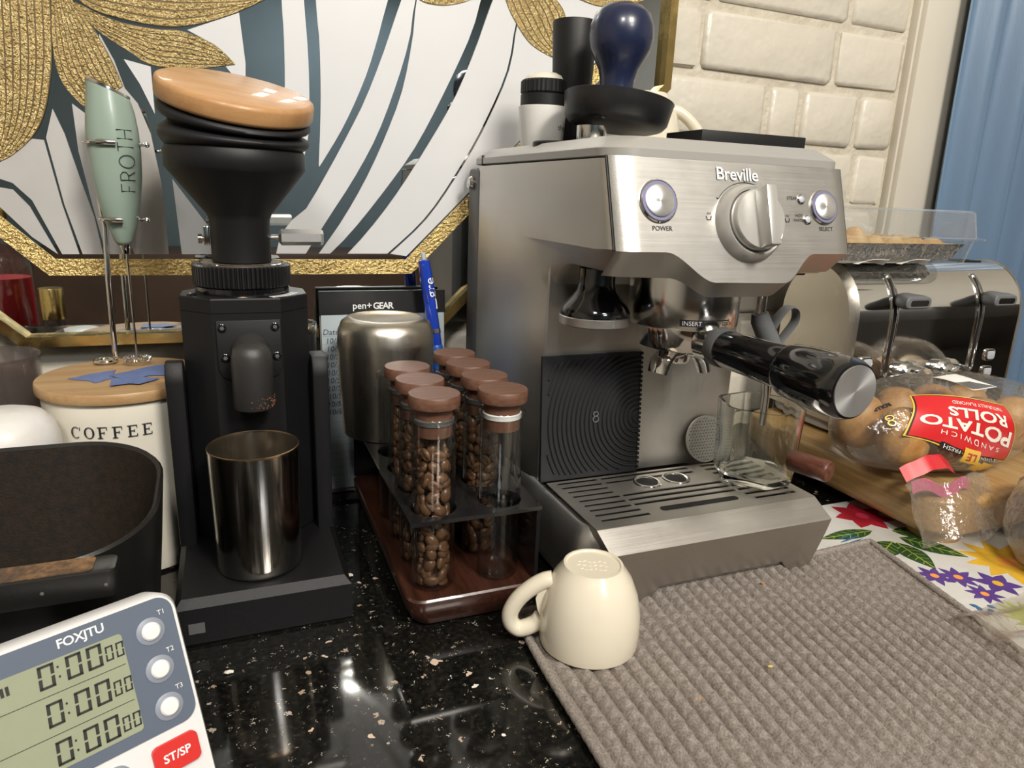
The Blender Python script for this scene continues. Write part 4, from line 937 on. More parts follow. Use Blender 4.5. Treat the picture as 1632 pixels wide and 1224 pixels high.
# ================================================================== kitchen timer
TW = Vector((.8988,.4384,0)); TU = Vector((-.1642,.3367,.9272)); TN = Vector((.4065,-.8333,.3746))
TC = Vector((-.03049, .34436, .09627)); K_ = .35/.36    # upper right corner of the face, and its scale
TA0, TA1 = -.0960*K_, -.0045*K_; TB1 = .0105*K_; TB0 = -(TC.z-.0085)/TU.z
T = thing('kitchen_timer', 'white and slate blue triple kitchen timer with red start button in the front left corner', 'timer', tuple(TC+TW*(TA0+TA1)/2+TU*(TB0-.004)))
def tp(a, b_, d=0): return tuple(TC+TW*a+TU*b_+TN*d)
def tprism(b, poly, d0, d1, ins=0):
    n_ = len(poly); ca = sum(p[0] for p in poly)/n_; cb = sum(p[1] for p in poly)/n_
    sc = lambda p: (p[0]+(ca-p[0])*ins, p[1]+(cb-p[1])*ins)
    return b.rings([[tp(*p, d0) for p in poly], [tp(*p, d1-(d1-d0)*.12) for p in poly], [tp(*sc(p), d1) for p in poly]])
mat('timer_white', (.74,.735,.73), .30, coat=.2); mat('timer_slate', (.115,.140,.185), .35, coat=.2); mat('lcd', (.33,.355,.245), .22, coat=.3, var=(30,(.30,.325,.22)))
mat('timer_ring', (.24,.265,.32), .4); mat('button_red', (.62,.035,.03), .35); mat('lcd_ink', (.022,.024,.020), .5); mat('button_white', (.80,.79,.76), .3)
part('timer_case', tprism(B(), rrect(TA0, TA1, TB0, TB1, .0095*K_), -.019, -.0002, .025), 'timer_white', T, smooth=40)
q = lambda a, b_: (a*K_, b_*K_)
pan = [q(-.0925,-.0545), q(-.0115,-.0545)]
part('face_panel', tprism(B(), rrect(-.0935*K_, -.0072*K_, -.0548*K_, .0085*K_, .0075*K_), -.0003, .0006), 'timer_slate', T, smooth=30)
part('lcd_screen', tprism(B(), rrect(-.0880*K_, -.0320*K_, -.0490*K_, -.0015*K_, .0018*K_), .0004, .0009), 'lcd', T, smooth=0)
SEG = {'a': (0,1,1.74,2), 'g': (0,1,.93,1.07), 'd': (0,1,0,.26), 'f': (0,.27,1.06,1.94), 'b': (.73,1,1.06,1.94), 'e': (0,.27,.06,.94), 'c': (.73,1,.06,.94)}
def seg0(b, a0, b0, w, h):
    for k in 'abcdef':
        x0, x1, y0, y1 = SEG[k]; sl = .07
        P = [(a0+x*w+y*h/2*sl, b0+y*h/2) for x, y in ((x0+.03, y0+.02), (x1-.03, y0+.02), (x1-.03, y1-.02), (x0+.03, y1-.02))]
        b.add([tp(a*K_, c*K_, .00105) for a, c in P], [(0,1,2,3)])
b = B()
for rb in (-.0130, -.0300, -.0473):
    seg0(b, -.0680, rb, .0068, .0108); seg0(b, -.0570, rb, .0068, .0108); seg0(b, -.0485, rb, .0068, .0108); seg0(b, -.0406, rb+.0010, .0036, .0070); seg0(b, -.0360, rb+.0010, .0036, .0070)
    for yy in (.0028,.0072): b.add([tp(a*K_, (rb+c)*K_, .00105) for a, c in ((-.0598,yy),(-.0590,yy),(-.0590,yy+.0010),(-.0598,yy+.0010))], [(0,1,2,3)])
for lb in (-.0163, -.0338): b.add([tp(a*K_, c*K_, .00105) for a, c in ((-.0870,lb),(-.0330,lb),(-.0330,lb+.0003),(-.0870,lb+.0003))], [(0,1,2,3)])
for x0 in (-.0835,-.0815,-.0795): b.add([tp(a*K_, c*K_, .00105) for a, c in ((x0,-.0090),(x0+.0013,-.0090),(x0+.0013,-.0050),(x0,-.0050))], [(0,1,2,3)])
part('lcd_digits', b, 'lcd_ink', T, smooth=0)
b = B(); lettering(b, 'FOXJTU', .0058*K_, tp(-.0480*K_,.0040*K_,.0006), TW, TU, .0003, space=.95, offset=.0001); part('lettering', b, 'white_print', T, smooth=0)
for i, bb in enumerate((-.0062,-.0253,-.0443)):
    ring_ = [[tp((-.0193+r*math.cos(2*math.pi*k/32))*K_, (bb+r*math.sin(2*math.pi*k/32))*K_, h_) for k in range(32)] for r, h_ in ((.0066,.0005),(.0066,.0010),(.0062,.0012))]
    t_ = part('button_ring', B().rings(ring_), 'timer_ring', T)
    part('button', B().rings([[tp((-.0193+r*math.cos(2*math.pi*k/32))*K_, (bb+r*math.sin(2*math.pi*k/32))*K_, h_) for k in range(32)] for r, h_ in ((.0044,.0010),(.0044,.0020),(.0036,.0028),(.0001,.0031))]), 'button_white', t_)
    b = B(); lettering(b, 'T%d' % (i+1), .0034*K_, tp(-.0128*K_,(bb+.0072)*K_,.0006), TW, TU, .0003); part('lettering', b, 'white_print', T, smooth=0)
rb_ = part('start_button', tprism(B(), rrect(-.0318*K_, -.0105*K_, -.0745*K_, -.0600*K_, .0030*K_), -.0004, .0022, .03), 'button_red', T, smooth=40)
b = B(); lettering(b, 'ST/SP', .0056*K_, tp(-.0213*K_,-.0672*K_,.0022), TW, TU, .0003, offset=.00012); part('lettering', b, 'white_print', rb_, smooth=0)
cb_ = part('reset_button', B().rings([[tp((-.0475+r*math.cos(2*math.pi*k/32))*K_, (-.0660+r*math.sin(2*math.pi*k/32))*K_, h_) for k in range(32)] for r, h_ in ((.0066,-.0003),(.0066,.0012),(.0055,.0022),(.0001,.0024))]), 'timer_ring', T)
b = B(); lettering(b, 'REC', .0038*K_, tp(-.0475*K_,-.0655*K_,.0024), TW, TU, .0003); part('lettering', b, 'white_print', cb_, smooth=0)

# ================================================================== notepad, pen, steel cup
T = thing('notepad', 'blue lined notepad with black header standing against the wall behind the tubes', 'notepad', (.139,.672,0))
def pp(x, z, d=0): return (x, .6735+z*.060-d, z)
def prect(b, x0, x1, z0, z1, d0, d1): return b.add([pp(x0,z0,d1),pp(x1,z0,d1),pp(x1,z1,d1),pp(x0,z1,d1),pp(x0,z0,d0),pp(x1,z0,d0),pp(x1,z1,d0),pp(x0,z1,d0)], [(0,1,2,3),(7,6,5,4),(0,4,5,1),(1,5,6,2),(2,6,7,3),(3,7,4,0)])
mat('page_blue', (.50,.58,.61), .75, var=(12,(.47,.55,.58))); mat('rule_line', (.30,.38,.42), .8); mat('pen_ink', (.045,.055,.14), .7); mat('card_grey', (.30,.29,.27), .8)
part('backing', prect(B(), .0775, .2015, .0006, .2030, -.0035, -.0010), 'card_grey', T, smooth=0)
part('pages', prect(B(), .0785, .2005, .0050, .1830, -.0010, .0012), 'page_blue', T, smooth=0)
part('header_strip', prect(B(), .0775, .2015, .1812, .2035, -.0012, .0020), 'black_plastic', T, smooth=0)
b = B()
for k in range(20): z = .012+k*.0078; prect(b, .079, .200, z, z+.00035, .0012, .00135)
for x in (.1010,.1220): prect(b, x, x+.0004, .006, .168, .0012, .0014)
part('rules', b, 'rule_line', T, smooth=0)
b = B(); lettering(b, 'pen+', .0092, pp(.1180,.1890,.0021), (1,0,0), (0,.06,1), .0001, offset=.0001); lettering(b, 'GEAR', .0088, pp(.1385,.1886,.0021), (1,0,0), (0,.06,1), .0001, space=.85, offset=.0002); part('lettering', b, 'white_print', T, smooth=0)
b = B(); lettering(b, 'Date', .0078, pp(.0870,.1640,.0013), (1,0,0), (0,.06,1), .0001, shear=.15)
for k in range(10): lettering(b, '10/5', .0076, pp(.0885+.0006*math.sin(k*2.1), .1555-k*.00785, .0013), (1,.0,.02), (0,.06,1), .0001, shear=.12)
part('handwriting', b, 'pen_ink', T, smooth=0)
b = B(); b.tube([pp(.080+.017*(i/8), .0945+.003*math.sin(i), .0016) for i in range(9)], .0002, 4); b.tube([pp(.080+.017*(i/8), .0860-.002*i/8, .0016) for i in range(9)], .0002, 4); part('circled_mark', b, 'pen_ink', T)
# blue pen standing on the rack shelf against the pad
mat('pen_blue', (.010,.045,.40), .15, coat=.6); mat('pen_grip', (.012,.10,.45), .3)
P0, P1 = Vector((.1930,.6480,.0858)), Vector((.1745,.6690,.2420)); pd = (P1-P0).normalized()
T = thing('ballpoint_pen', 'translucent blue ballpoint pen leaning on the notepad behind the tubes', 'pen', tuple(P0))
L_ = (P1-P0).length
part('barrel', B().tube([P0+pd*d_ for d_ in (.012,.03,.085,.086,.13,L_-.008,L_-.007)], [.0044,.0056,.0062,.0062,.0064,.0056,.0036], 18), 'pen_blue', T)
part('tip', B().tube([P0, P0+pd*.003, P0+pd*.012], [.0006,.0018,.0044], 14), 'chrome', T)
part('band', B().tube([P0+pd*.080, P0+pd*.084], .0066, 18), 'chrome', T)
part('grip', B().tube([P0+pd*.020, P0+pd*.022, P0+pd*.066, P0+pd*.068], [.0056,.0064,.0067,.0060], 18), 'pen_grip', T)
part('push_button', B().tube([P0+pd*(L_-.008), P0+pd*(L_-.001), P1], [.0024,.0024,.0015], 12), 'light_grey', T)
cl = Vector((-.35,-.93,.0)); part('clip', B().tube([P0+pd*(L_-.010)+cl*.0035, P0+pd*(L_-.012)+cl*.0062, P0+pd*(L_-.045)+cl*.0062, P0+pd*(L_-.048)+cl*.0052], [(.0012,.0022)]*4, 8), 'pen_blue', T)
sd = pd.cross(Vector((.28,-.95,.05))).normalized(); fr_ = Vector((.28,-.95,.05)); fr_ = (fr_-pd*fr_.dot(pd)).normalized()
b = B(); vs, fs = text_verts('gre', .0150); 
def onpen(s_, up): return P0+pd*(.1115+s_)+ (fr_*math.cos(up/.0065)+ (fr_.cross(pd)).normalized()*-math.sin(up/.0065)*-1)*.0066
b.add([tuple(onpen(v.x+.013, v.y)) for v in vs], fs)
for p, q_ in (((-.008,-.0046),(.0005,.0046)),((.0005,.0046),(.0012,-.0046)),((.0012,-.0046),(-.008,-.0046))): b.tube([onpen(*p), onpen(*q_)], .0005, 5)
part('lettering', b, 'white_print', T, smooth=0)

# ================================================================== bean tube rack
RX0, RX1, RY0, RY1 = .1005, .1990, .4165, .6580
T = thing('tube_rack', 'dark walnut rack with black shelf holding two rows of glass bean tubes', 'rack', ((RX0+RX1)/2, .535, 0))
def rl(ins, z): return [(x, y, z) for x, y in rrect(RX0+ins, RX1-ins, RY0+ins, RY1-ins, .012, 8)]
part('wooden_base', B().rings([rl(.0110,.0006), rl(.0060,.003), rl(.0015,.012), rl(0,.0180), rl(0,.0236), rl(.0012,.0250)]), 'walnut_base', T, smooth=30)
ROWS = [.4400,.4790,.5180,.5560]; COLS = [.1232,.1728]; ZS = .0815
bm = bmesh.new()
def plate_with_holes():
    # shelf built from cells round each hole
    b = B(); xs = [RX0+.0010, .1480, RX1-.0010]; ys = [RY0+.002]+[(a+c)/2 for a, c in zip(ROWS[:-1], ROWS[1:])]+[.5760]
    for i in range(2):
        for j in range(4):
            x0, x1, y0, y1 = xs[i], xs[i+1], ys[j], ys[j+1]; cx, cy, r_ = COLS[i], ROWS[j], .0162; N_ = 32
            inn = []; outp = []
            for k in range(N_):
                a = 2*math.pi*(k+.5)/N_; c_, s_ = math.cos(a), math.sin(a); inn.append((cx+r_*c_, cy+r_*s_))
                tx = ((x1 if c_ > 0 else x0)-cx)/c_ if abs(c_) > 1e-6 else 1e9; ty = ((y1 if s_ > 0 else y0)-cy)/s_ if abs(s_) > 1e-6 else 1e9; t_ = min(tx, ty); outp.append((cx+t_*c_, cy+t_*s_))
            # push the nearest samples into the corners
            for qx in (x0, x1):
                for qy in (y0, y1):
                    kk = min(range(N_), key=lambda m_: math.dist(outp[m_], (qx, qy))); outp[kk] = (qx, qy)
            rs = [[(x, y, z) for x, y in lst] for lst, z in ((outp, ZS), (outp, ZS+.003), (inn, ZS+.003), (inn, ZS))]
            b.rings(rs+[rs[0]], False, False)
    b.box(RX0+.0010, RX1-.0010, .5760, RY1-.001, ZS, ZS+.003)
    return b
mat('black_acrylic', (.010,.010,.011), .12, coat=.5, rvar=(60,.10,.25))
part('shelf', plate_with_holes(), 'black_acrylic', T, smooth=0)
part('side_panel', B().box(RX1-.0040, RX1-.0010, RY0+.004, RY1-.004, .0248, ZS+.0008, .0005), 'black_acrylic', T, smooth=0)
part('back_panel', B().box(RX0+.0015, RX1-.0045, RY1-.006, RY1-.003, .0248, ZS, .0005), 'black_acrylic', T, smooth=0)
# tubes
TZ0, TZ1, TR = .0256, .1535, .0153
def tube_glass(cx, cy):
    b = B(); b.lathe([(.0120,TZ0),(TR-.001,TZ0+.0006),(TR,TZ0+.002),(TR,TZ1-.006),(TR+.0014,TZ1-.0035),(TR+.0016,TZ1-.001),(TR+.0006,TZ1),(TR-.0006,TZ1-.001),(TR-.0013,TZ1-.006),(TR-.0013,TZ0+.004),(TR-.003,TZ0+.0024),(.0001,TZ0+.0022)], (cx,cy,0), 36, cap0=True, cap1=False); return b
names = ['front', 'second', 'third', 'rear']; sides = ['left', 'right']
filled = {(0,0),(0,1),(0,2),(1,1),(1,2),(1,3)}
def bean_mesh():
    bm = bmesh.new(); bmesh.ops.create_uvsphere(bm, u_segments=12, v_segments=7, radius=1)
    for v in bm.verts:
        x, y, z = v.co; g = math.exp(-(y/.13)**2)
        zz = z*.62 if z > 0 else z*.95
        if z > 0: zz -= .5*g*z
        v.co = (x*.0058, y*.0043, zz*.0036)
    me = bpy.data.meshes.new('coffee_bean'); bm.to_mesh(me); bm.free(); me.shade_smooth(); me.materials.append(M['bean']); return me
mat('bean', (.125,.060,.028), .34, var=(300,(.185,.095,.048)), bmp=(900,.25,.0004), coat=.15)
BEAN = bean_mesh()
def packed(seed, top):
    rr = random.Random(seed); out = []; z = TZ0+.0052; k = 0; Rin = TR-.0013
    while z < top:
        n_ = 6; a0 = rr.uniform(0, 6.28)+k*.5
        for i in range(n_):
            a = a0+2*math.pi*i/n_+rr.uniform(-.12,.12); r_ = Rin-.0042+rr.uniform(-.0012,.0002)
            out.append((r_*math.cos(a), r_*math.sin(a), z+rr.uniform(-.0022,.0022), a, rr))
        if k % 2 == 0: out.append((rr.uniform(-.002,.002), rr.uniform(-.002,.002), z+.003, rr.uniform(0,6.28), rr))
        z += .0067; k += 1
    res = []
    for x, y, z, a, rr in out:
        # long axis lies along the glass, turned at random in the tangent plane
        tilt = rr.uniform(-1.4, 1.4); flip = rr.choice((0, math.pi))
        Mx = Matrix.Translation((x, y, z)) @ Matrix.Rotation(a, 4, 'Z') @ Matrix.Rotation(math.pi/2, 4, 'Y') @ Matrix.Rotation(tilt+math.pi/2, 4, 'Z') @ Matrix.Rotation(flip+rr.uniform(-.6,.6), 4, 'X') @ Matrix.Scale(rr.uniform(.88,1.06), 4)
        res.append(Mx)
    return res
bean_tops = {(0,0):.1345, (0,1):.136, (0,2):.132, (1,1):.137, (1,2):.137, (1,3):.134}
for i, cx in enumerate(COLS):
    for j, cy in enumerate(ROWS):
        capped = (i, j) != (0, 3)
        what = 'walnut capped glass tube full of coffee beans' if (i, j) in filled else ('empty walnut capped glass tube' if capped else 'empty uncapped glass tube')
        lab = '%s, %s of the %s row' % (what, names[j] if j in (0,3) else names[j]+' from front', sides[i])
        t = thing('bean_tube', lab, 'tube', (cx, cy, TZ0), 'glass bean tubes in the walnut rack')
        part('tube_body', tube_glass(cx, cy), 'tube_glass', t, smooth=50)
        if capped:
            part('cap', B().lathe([(.0165,TZ1+.0060),(.0176,TZ1+.0066),(.0178,TZ1+.0076),(.0178,TZ1+.0142),(.0173,TZ1+.0150),(.0001,TZ1+.0152)], (cx,cy,0), 40), 'walnut', t, smooth=50)
            st_ = part('stopper', B().lathe([(.0118,TZ1-.0145),(.0128,TZ1-.0140),(.0130,TZ1+.0061)], (cx,cy,0), 32), 'walnut', t, smooth=50)
            part('seal_ring', B().lathe([(.0131,TZ1-.0062),(.0139,TZ1-.0055),(.0139,TZ1-.0025),(.0131,TZ1-.0018)], (cx,cy,0), 32), 'white_print' if (i, j) == (1, 0) else 'dark_grey', st_)
        if (i, j) in filled:
            Ms = packed(i*10+j, bean_tops[(i, j)])
            if (i, j) in ((0,0),(0,1),(1,1)):
                for Mx in Ms[:100]:
                    o_ = bpy.data.objects.new('coffee_bean', BEAN); COL.objects.link(o_); o_.matrix_world = Matrix.Translation((cx, cy, 0)) @ Mx
                    tag(o_, 'dark roasted coffee bean inside the %s %s glass tube' % (names[j], sides[i]), 'coffee bean', 'coffee beans in the %s %s tube' % (names[j], sides[i]))
            else:
                b = B()
                for Mx in Ms:
                    b.M = Matrix.Translation((cx, cy, 0)) @ Mx; b.add([v.co[:] for v in BEAN.vertices], [tuple(p.vertices) for p in BEAN.polygons])
                single('coffee_beans', b, 'bean', 'dark roasted coffee beans filling the %s %s glass tube' % (names[j], sides[i]), 'coffee beans', (cx, cy, TZ0+.002), smooth=80, kind='stuff')
# brushed steel cup upside down on the shelf behind the tubes
SC = (.1265,.6140); z0 = ZS+.0032
single('steel_cup', B().lathe([(.0385,z0),(.0392,z0+.0005),(.0398,z0+.010),(.0424,z0+.060),(.0428,z0+.082),(.0420,z0+.094),(.0390,z0+.1015),(.0340,z0+.1052),(.0300,z0+.1060),(.0285,z0+.1052),(.0001,z0+.1050)], (*SC,0), 64), 'satin_cup', 'brushed steel cup upside down on the rack shelf in front of the notepad', 'cup', (*SC, z0), smooth=50)

# ================================================================== wooden board, toaster, container
T = thing('wooden_board', 'thick bamboo board on round feet under the toaster and bread', 'board', (.76,.54,0))
def bd(ins, z): return [(x, y, z) for x, y in rrect(.5770+ins, .9450-ins, .3860+ins, .6655-ins, .030, 8)]
part('board_top', B().rings([bd(.0030,.0120), bd(.0004,.0150), bd(0,.0175), bd(0,.0430), bd(.0010,.0462), bd(.0035,.0480)]), 'bamboo', T, smooth=40)
for x, y in ((.6120,.4160),(.9100,.4160),(.6120,.6380),(.9100,.6380)):
    part('foot', B().lathe([(.0200,0),(.0225,.001),(.0240,.006),(.0240,.0125)], (x,y,0), 36), 'bamboo', T)

TX0, TX1, TY0, TY1, TZ = .6180, .8950, .5540, .6650, .0482
T = thing('toaster', 'chrome four slice toaster with two levers standing on the wooden board', 'toaster', ((TX0+TX1)/2, .61, TZ))
def tprof(ins=0, z0=TZ+.016):
    P = [(TY0+ins, z0), (TY0+ins, .180)]
    for a in range(0, 91, 9): P.append((TY0+ins+(.0545-ins)*(1-math.cos(R(a))), .180+(.0615-ins)*math.sin(R(a))))
    for a in range(0, 91, 9): P.append((TY1-ins-(.0545-ins)*(1-math.sin(R(a))), .180+(.0615-ins)*math.cos(R(a))))
    P += [(TY1-ins, .180), (TY1-ins, z0)]; return P
part('shell', B().prism(tprof(), TX0+.008, TX1-.008, 'yz'), 'chrome', T, smooth=40)
for xa, xb, sg in ((TX0, TX0+.0078, 1), (TX1-.0078, TX1, -1)):
    rs = [[(xa if sg > 0 else xb, y, z) for y, z in tprof(.006)], [(lerp(xa, xb, .5), y, z) for y, z in tprof(.0015)], [(xb if sg > 0 else xa, y, z) for y, z in tprof(-.0012)]]
    part('end_panel', B().rings(rs), 'satin_cup', T, smooth=40)
part('base_plinth', B().prism(rrect(TX0+.004, TX1-.004, TY0-.004, TY1+.004, .03), TZ+.004, TZ+.0165, 'xy', .002), 'light_grey', T)
for x, y in ((TX0+.03,TY0+.02),(TX1-.03,TY0+.02),(TX0+.03,TY1-.02),(TX1-.03,TY1-.02)): part('foot', B().lathe([(.010,TZ),(.011,TZ+.0005),(.011,TZ+.005)], (x,y,0), 20), 'black_plastic', T)
# front face plate: dark mirror below the bend
mat('dark_chrome', (.80,.79,.77), .045, 1.0)
for lx in (.6780, .8160):
    zz_ = [.1215+.1035*i/24 for i in range(25)]; yf = lambda z: TY0+(.0545*(1-math.cos(math.asin(min(1, (z-.180)/.0615)))) if z > .180 else 0)
    part('lever_slot', B().rings([[(lx-.0030, yf(z)-.0006, z), (lx+.0030, yf(z)-.0006, z), (lx+.0030, yf(z)+.004, z), (lx-.0030, yf(z)+.004, z)] for z in zz_]), 'black_matte', T, smooth=0)
    loop_ = [(lx+.0042, z) for z in zz_]+[(lx+.0042*math.cos(R(a)), .2250+.0042*math.sin(R(a))) for a in range(20, 180, 20)]+[(lx-.0042, z) for z in zz_[::-1]]+[(lx-.0042*math.cos(R(a)), .1215-.0042*math.sin(R(a))) for a in range(20, 180, 20)]
    part('slot_trim', B().tube([(x, yf(z)-.0006, z) for x, z in loop_], .0014, 8, True), 'chrome', T)
    l_ = part('lever', B().rings([[(lx+.004+x, y, .2035+z) for x, z in rrect(-w_, w_, -h_, h_, h_*.8, 4)] for y, w_, h_ in ((TY0+.004,.004,.006),(TY0-.004,.010,.0085),(TY0-.018,.018,.0075),(TY0-.0235,.0185,.0060),(TY0-.0245,.0175,.0050))]), 'grey_rubber', T, smooth=35)
    part('lever_inlay', B().prism([(lx+.004+x, .2035+z) for x, z in rrect(-.0135,.0135,-.0030,.0030,.0025,4)], TY0-.0252, TY0-.0244, 'xz'), 'chrome', l_)
for kx in (.7180, .7800):
    k_ = part('browning_knob', B().lathe([(.0200,-.001),(.0200,.003),(.0180,.005),(.0165,.006),(.0160,.018),(.0150,.0195),(.0001,.0195)], (kx,TY0,.1130), 40, 'y'), 'chrome', T)
for bx in (.6470, .8470):
    for bz in (.1340, .1130, .0920):
        b_ = part('push_button', B().prism([(bx+x, bz+z) for x, z in rrect(-.0085,.0085,-.0072,.0072,.0045,4)], TY0-.0022, TY0+.001, 'xz', .0006), 'chrome', T)
        part('button_cap', B().prism([(bx+x, bz+z) for x, z in rrect(-.0062,.0062,-.0050,.0050,.0032,4)], TY0-.0036, TY0-.0020, 'xz', .0005), 'light_grey', b_)
for sy in (.604,.618): 
    part('bread_slot', B().box(TX0+.03, TX1-.03, sy-.0045, sy+.0045, .2380, .2418), 'black_matte', T, smooth=0)
# clear clamshell box with foil tray and pastry on the toaster
T = thing('pastry_container', 'clear plastic clamshell box with pastry on top of the toaster', 'container', (.68,.605,.2424))
CB = .2426
def cl(ins, z): return [(x, y, z) for x, y in rrect(.5720+ins, .7860-ins, .5480+ins, .6600-ins, .014, 6)]
part('lower_shell', B().rings([cl(.008,CB+.0005), cl(.006,CB+.001), cl(.0015,CB+.0255), cl(-.006,CB+.0262), cl(-.006,CB+.0278)], True, False), 'clamshell', T, smooth=40)
part('upper_shell', B().rings([cl(-.006,CB+.0280), cl(0,CB+.0290), cl(.004,CB+.0555), cl(.007,CB+.0580)], False, True), 'clamshell', T, smooth=40)
mat('foil', (.72,.72,.71), .22, 1.0, bmp=(60,1.0,.006)); mat('pastry', (.48,.25,.085), .6, var=(60,(.66,.47,.23)), bmp=(150,.6,.003)); mat('paper_bit', (.78,.76,.72), .6)
def foil_(ins, z, k): return [(x+.0016*math.sin(i*1.9+k), y+.0016*math.cos(i*2.3+k), z) for i, (x, y) in enumerate(rrect(.5810+ins, .7780-ins, .5560+ins, .6520-ins, .016, 9))]
part('foil_tray', B().rings([foil_(.010,CB+.002,0), foil_(.006,CB+.008,1), foil_(.003,CB+.016,2), foil_(0,CB+.0215,3), foil_(.004,CB+.021,3), foil_(.012,CB+.004,0)]), 'foil', T, smooth=20)
def past(u, v):
    x = lerp(.590,.768,u); y = lerp(.564,.644,v); e = min(u,1-u,v,1-v); return (x, y, CB+.012+.012*min(1,e*7)**.5+.005*math.sin(37*u)*math.sin(9*v)+ (.009 if u < .35 else 0)*math.sin(min(1,u/.35)*math.pi))
part('pastry', B().grid(past, 40, 14), 'pastry', T, smooth=60)
for k, (x0, x1) in enumerate(((.590,.632),(.650,.692))): 
    part('paper_tab', B().sheet(lambda u, v: (lerp(x0,x1,u), .5405-.006*v, CB+.0018+.006*u*v+.002*math.sin(4*u)), 8, 3, .0004), 'paper_bit', T)

# ================================================================== bag of bread rolls
BC_, BRr = Vector((.657,.464,.0950)), Vector((.133,.056,.0465))
def bagpt(x, t, off=0., lump=True):
    """point on the bag: x along its length, t angle round it (0 = front, 90 = top)"""
    xr = max(-.999, min(.999, (x-BC_.x)/BRr.x)); k_ = (1-abs(xr)**2.6)**.5; a = R(t)
    w_ = 1+(.035*math.sin(47*x+2*math.sin(a*2))*math.sin(3*a+1)+.02*math.sin(95*x+5*a) if lump else 0)
    c, s_ = math.cos(a), math.sin(a); c = math.copysign(abs(c)**.85, c); s_ = math.copysign(abs(s_)**.85, s_)
    return Vector((x, BC_.y-(BRr.y*k_*w_+off)*c, max(BC_.z+(BRr.z*k_*w_+off)*s_, .0486)))
T = thing('bread_bag', 'clear plastic bag of potato rolls with red label lying on the wooden board', 'bread bag', (BC_.x, BC_.y, .0485))
part('bag_film', B().rings([[tuple(bagpt(BC_.x+BRr.x*math.sin(math.pi/2*(i/28*2-1)*.997), t)) for t in range(0, 360, 9)] for i in range(29)]), 'film', T, smooth=80)
mat('label_red', (.60,.018,.022), .35, coat=.3); mat('label_yellow', (.78,.50,.06), .4, coat=.3); mat('label_cream', (.85,.80,.70), .5)
LQ = {'TL': (.5800,64), 'TR': (.6720,33), 'BR': (.6880,-30), 'BL': (.5590,11)}
def lq(u, v, off): 
    """u to the right, v up, over the label"""
    x = lerp(lerp(LQ['BL'][0], LQ['BR'][0], u), lerp(LQ['TL'][0], LQ['TR'][0], u), v); t = lerp(lerp(LQ['BL'][1], LQ['BR'][1], u), lerp(LQ['TL'][1], LQ['TR'][1], u), v); return tuple(bagpt(x, t, off))
def lpatch(u0, u1, v0, v1, off, nu=18, nv=12): return B().grid(lambda a, c: lq(lerp(u0,u1,a), lerp(v0,v1,c), off), nu, nv)
part('label_border', lpatch(-.025,1.02,-.04,1.04,.0010), 'label_yellow', T, smooth=80)
part('label_edge', lpatch(-.012,1.01,-.02,1.02,.0012), 'black_ink', T, smooth=80)
part('label', lpatch(0,1,0,1,.0014), 'label_red', T, smooth=80)
def ltext(b, s_, size, u, v, off=.0019, asp=1.0, rot180=True, **kw):
    vs, fs = text_verts(s_, size, **kw); return b.add([lq(u-p.x*asp, v-p.y, off) for p in vs], fs)
b = B()
ltext(b, 'POTATO', .30, .50, .42, asp=.78, offset=.008); ltext(b, 'ROLLS', .27, .60, .68, asp=.80, offset=.008); ltext(b, 'S A N D W I C H', .12, .54, .20, asp=.75); ltext(b, 'NATURALLY FLAVORED', .10, .62, .88, asp=.50)
part('label_lettering', b, 'label_cream', T, smooth=0)
cr = part('crest', lpatch(.46,.66,-.20,.08,.0022), 'label_yellow', T, smooth=80)
b = B(); ltext(b, 'LE', .20, .56, -.05, .0028, asp=.62, offset=.002); part('crest_letters', b, 'label_red', cr, smooth=0)
b = lpatch(.24,.44,-.07,.03,.0020); part('ribbon', b, 'black_ink', T); b = lpatch(.68,.86,-.08,.0,.0020); part('ribbon', b, 'black_ink', T)
b = B(); ltext(b, "L'OVEN", .085, .77, -.035, .0026, asp=.7); ltext(b, 'FRESH', .085, .34, -.015, .0026, asp=.7); part('ribbon_lettering', b, 'label_cream', T, smooth=0)
b = B()
for s_, sz_, x, t_ in (('8', .034, .5480, 36), ('ROLLS', .0085, .5490, 62), ):
    vs, fs = text_verts(s_, sz_, offset=.0008); b.add([tuple(bagpt(x-p.x*.55, t_-math.degrees(p.y/.055)*.9, .0024)) for p in vs], fs)
part('count_outline', b, 'black_ink', T, smooth=0)
b = B(); vs, fs = text_verts('8', .032, offset=-.0004); b.add([tuple(bagpt(.5480-p.x*.55, 36-math.degrees(p.y/.055)*.9, .0030)) for p in vs], fs); part('count_figure', b, 'label_yellow', T, smooth=0)
b = B(); vs, fs = text_verts('NET WT', .0075); b.add([tuple(bagpt(.5540-p.x*.6, 84-math.degrees(p.y/.055)*.9, .0020)) for p in vs], fs); part('weight_print', b, 'soft_print', T, smooth=0)
# striped paper seal, pink end seal, loose film tail
mat('seal_pink', (.55,.10,.22), .4, coat=.3); mat('seal_red', (.58,.02,.03), .35, coat=.3)
st_ = part('bar_code', B().grid(lambda u, v: tuple(bagpt(lerp(.630,.662,u)+.022*v, lerp(88,60,v), .0016)), 8, 8), 'paper_bit', T, smooth=80)
b = B()
for k in range(9): b.grid(lambda u, v: tuple(bagpt(lerp(.632+k*.0033,.6335+k*.0033,u)+.022*v, lerp(74,61,v), .0021)), 1, 6)
part('bar_lines', b, 'black_ink', st_, smooth=0)
part('red_seal', B().sheet(lambda u, v: (lerp(.5520,.6120,u), .4180-.006*math.sin(u*3)-.010*v, .0735+.012*math.sin(u*3.0)-.010*v+.0005*math.sin(20*u)), 20, 5, .0006), 'seal_red', T, smooth=80)
part('pink_seal', B().sheet(lambda u, v: (lerp(.5560,.6300,u), .4070-.004*math.sin(u*3)-.004*v, .0640+.004*math.sin(u*9)-.010*v-.006*u), 20, 5, .0006), 'seal_pink', T, smooth=80)
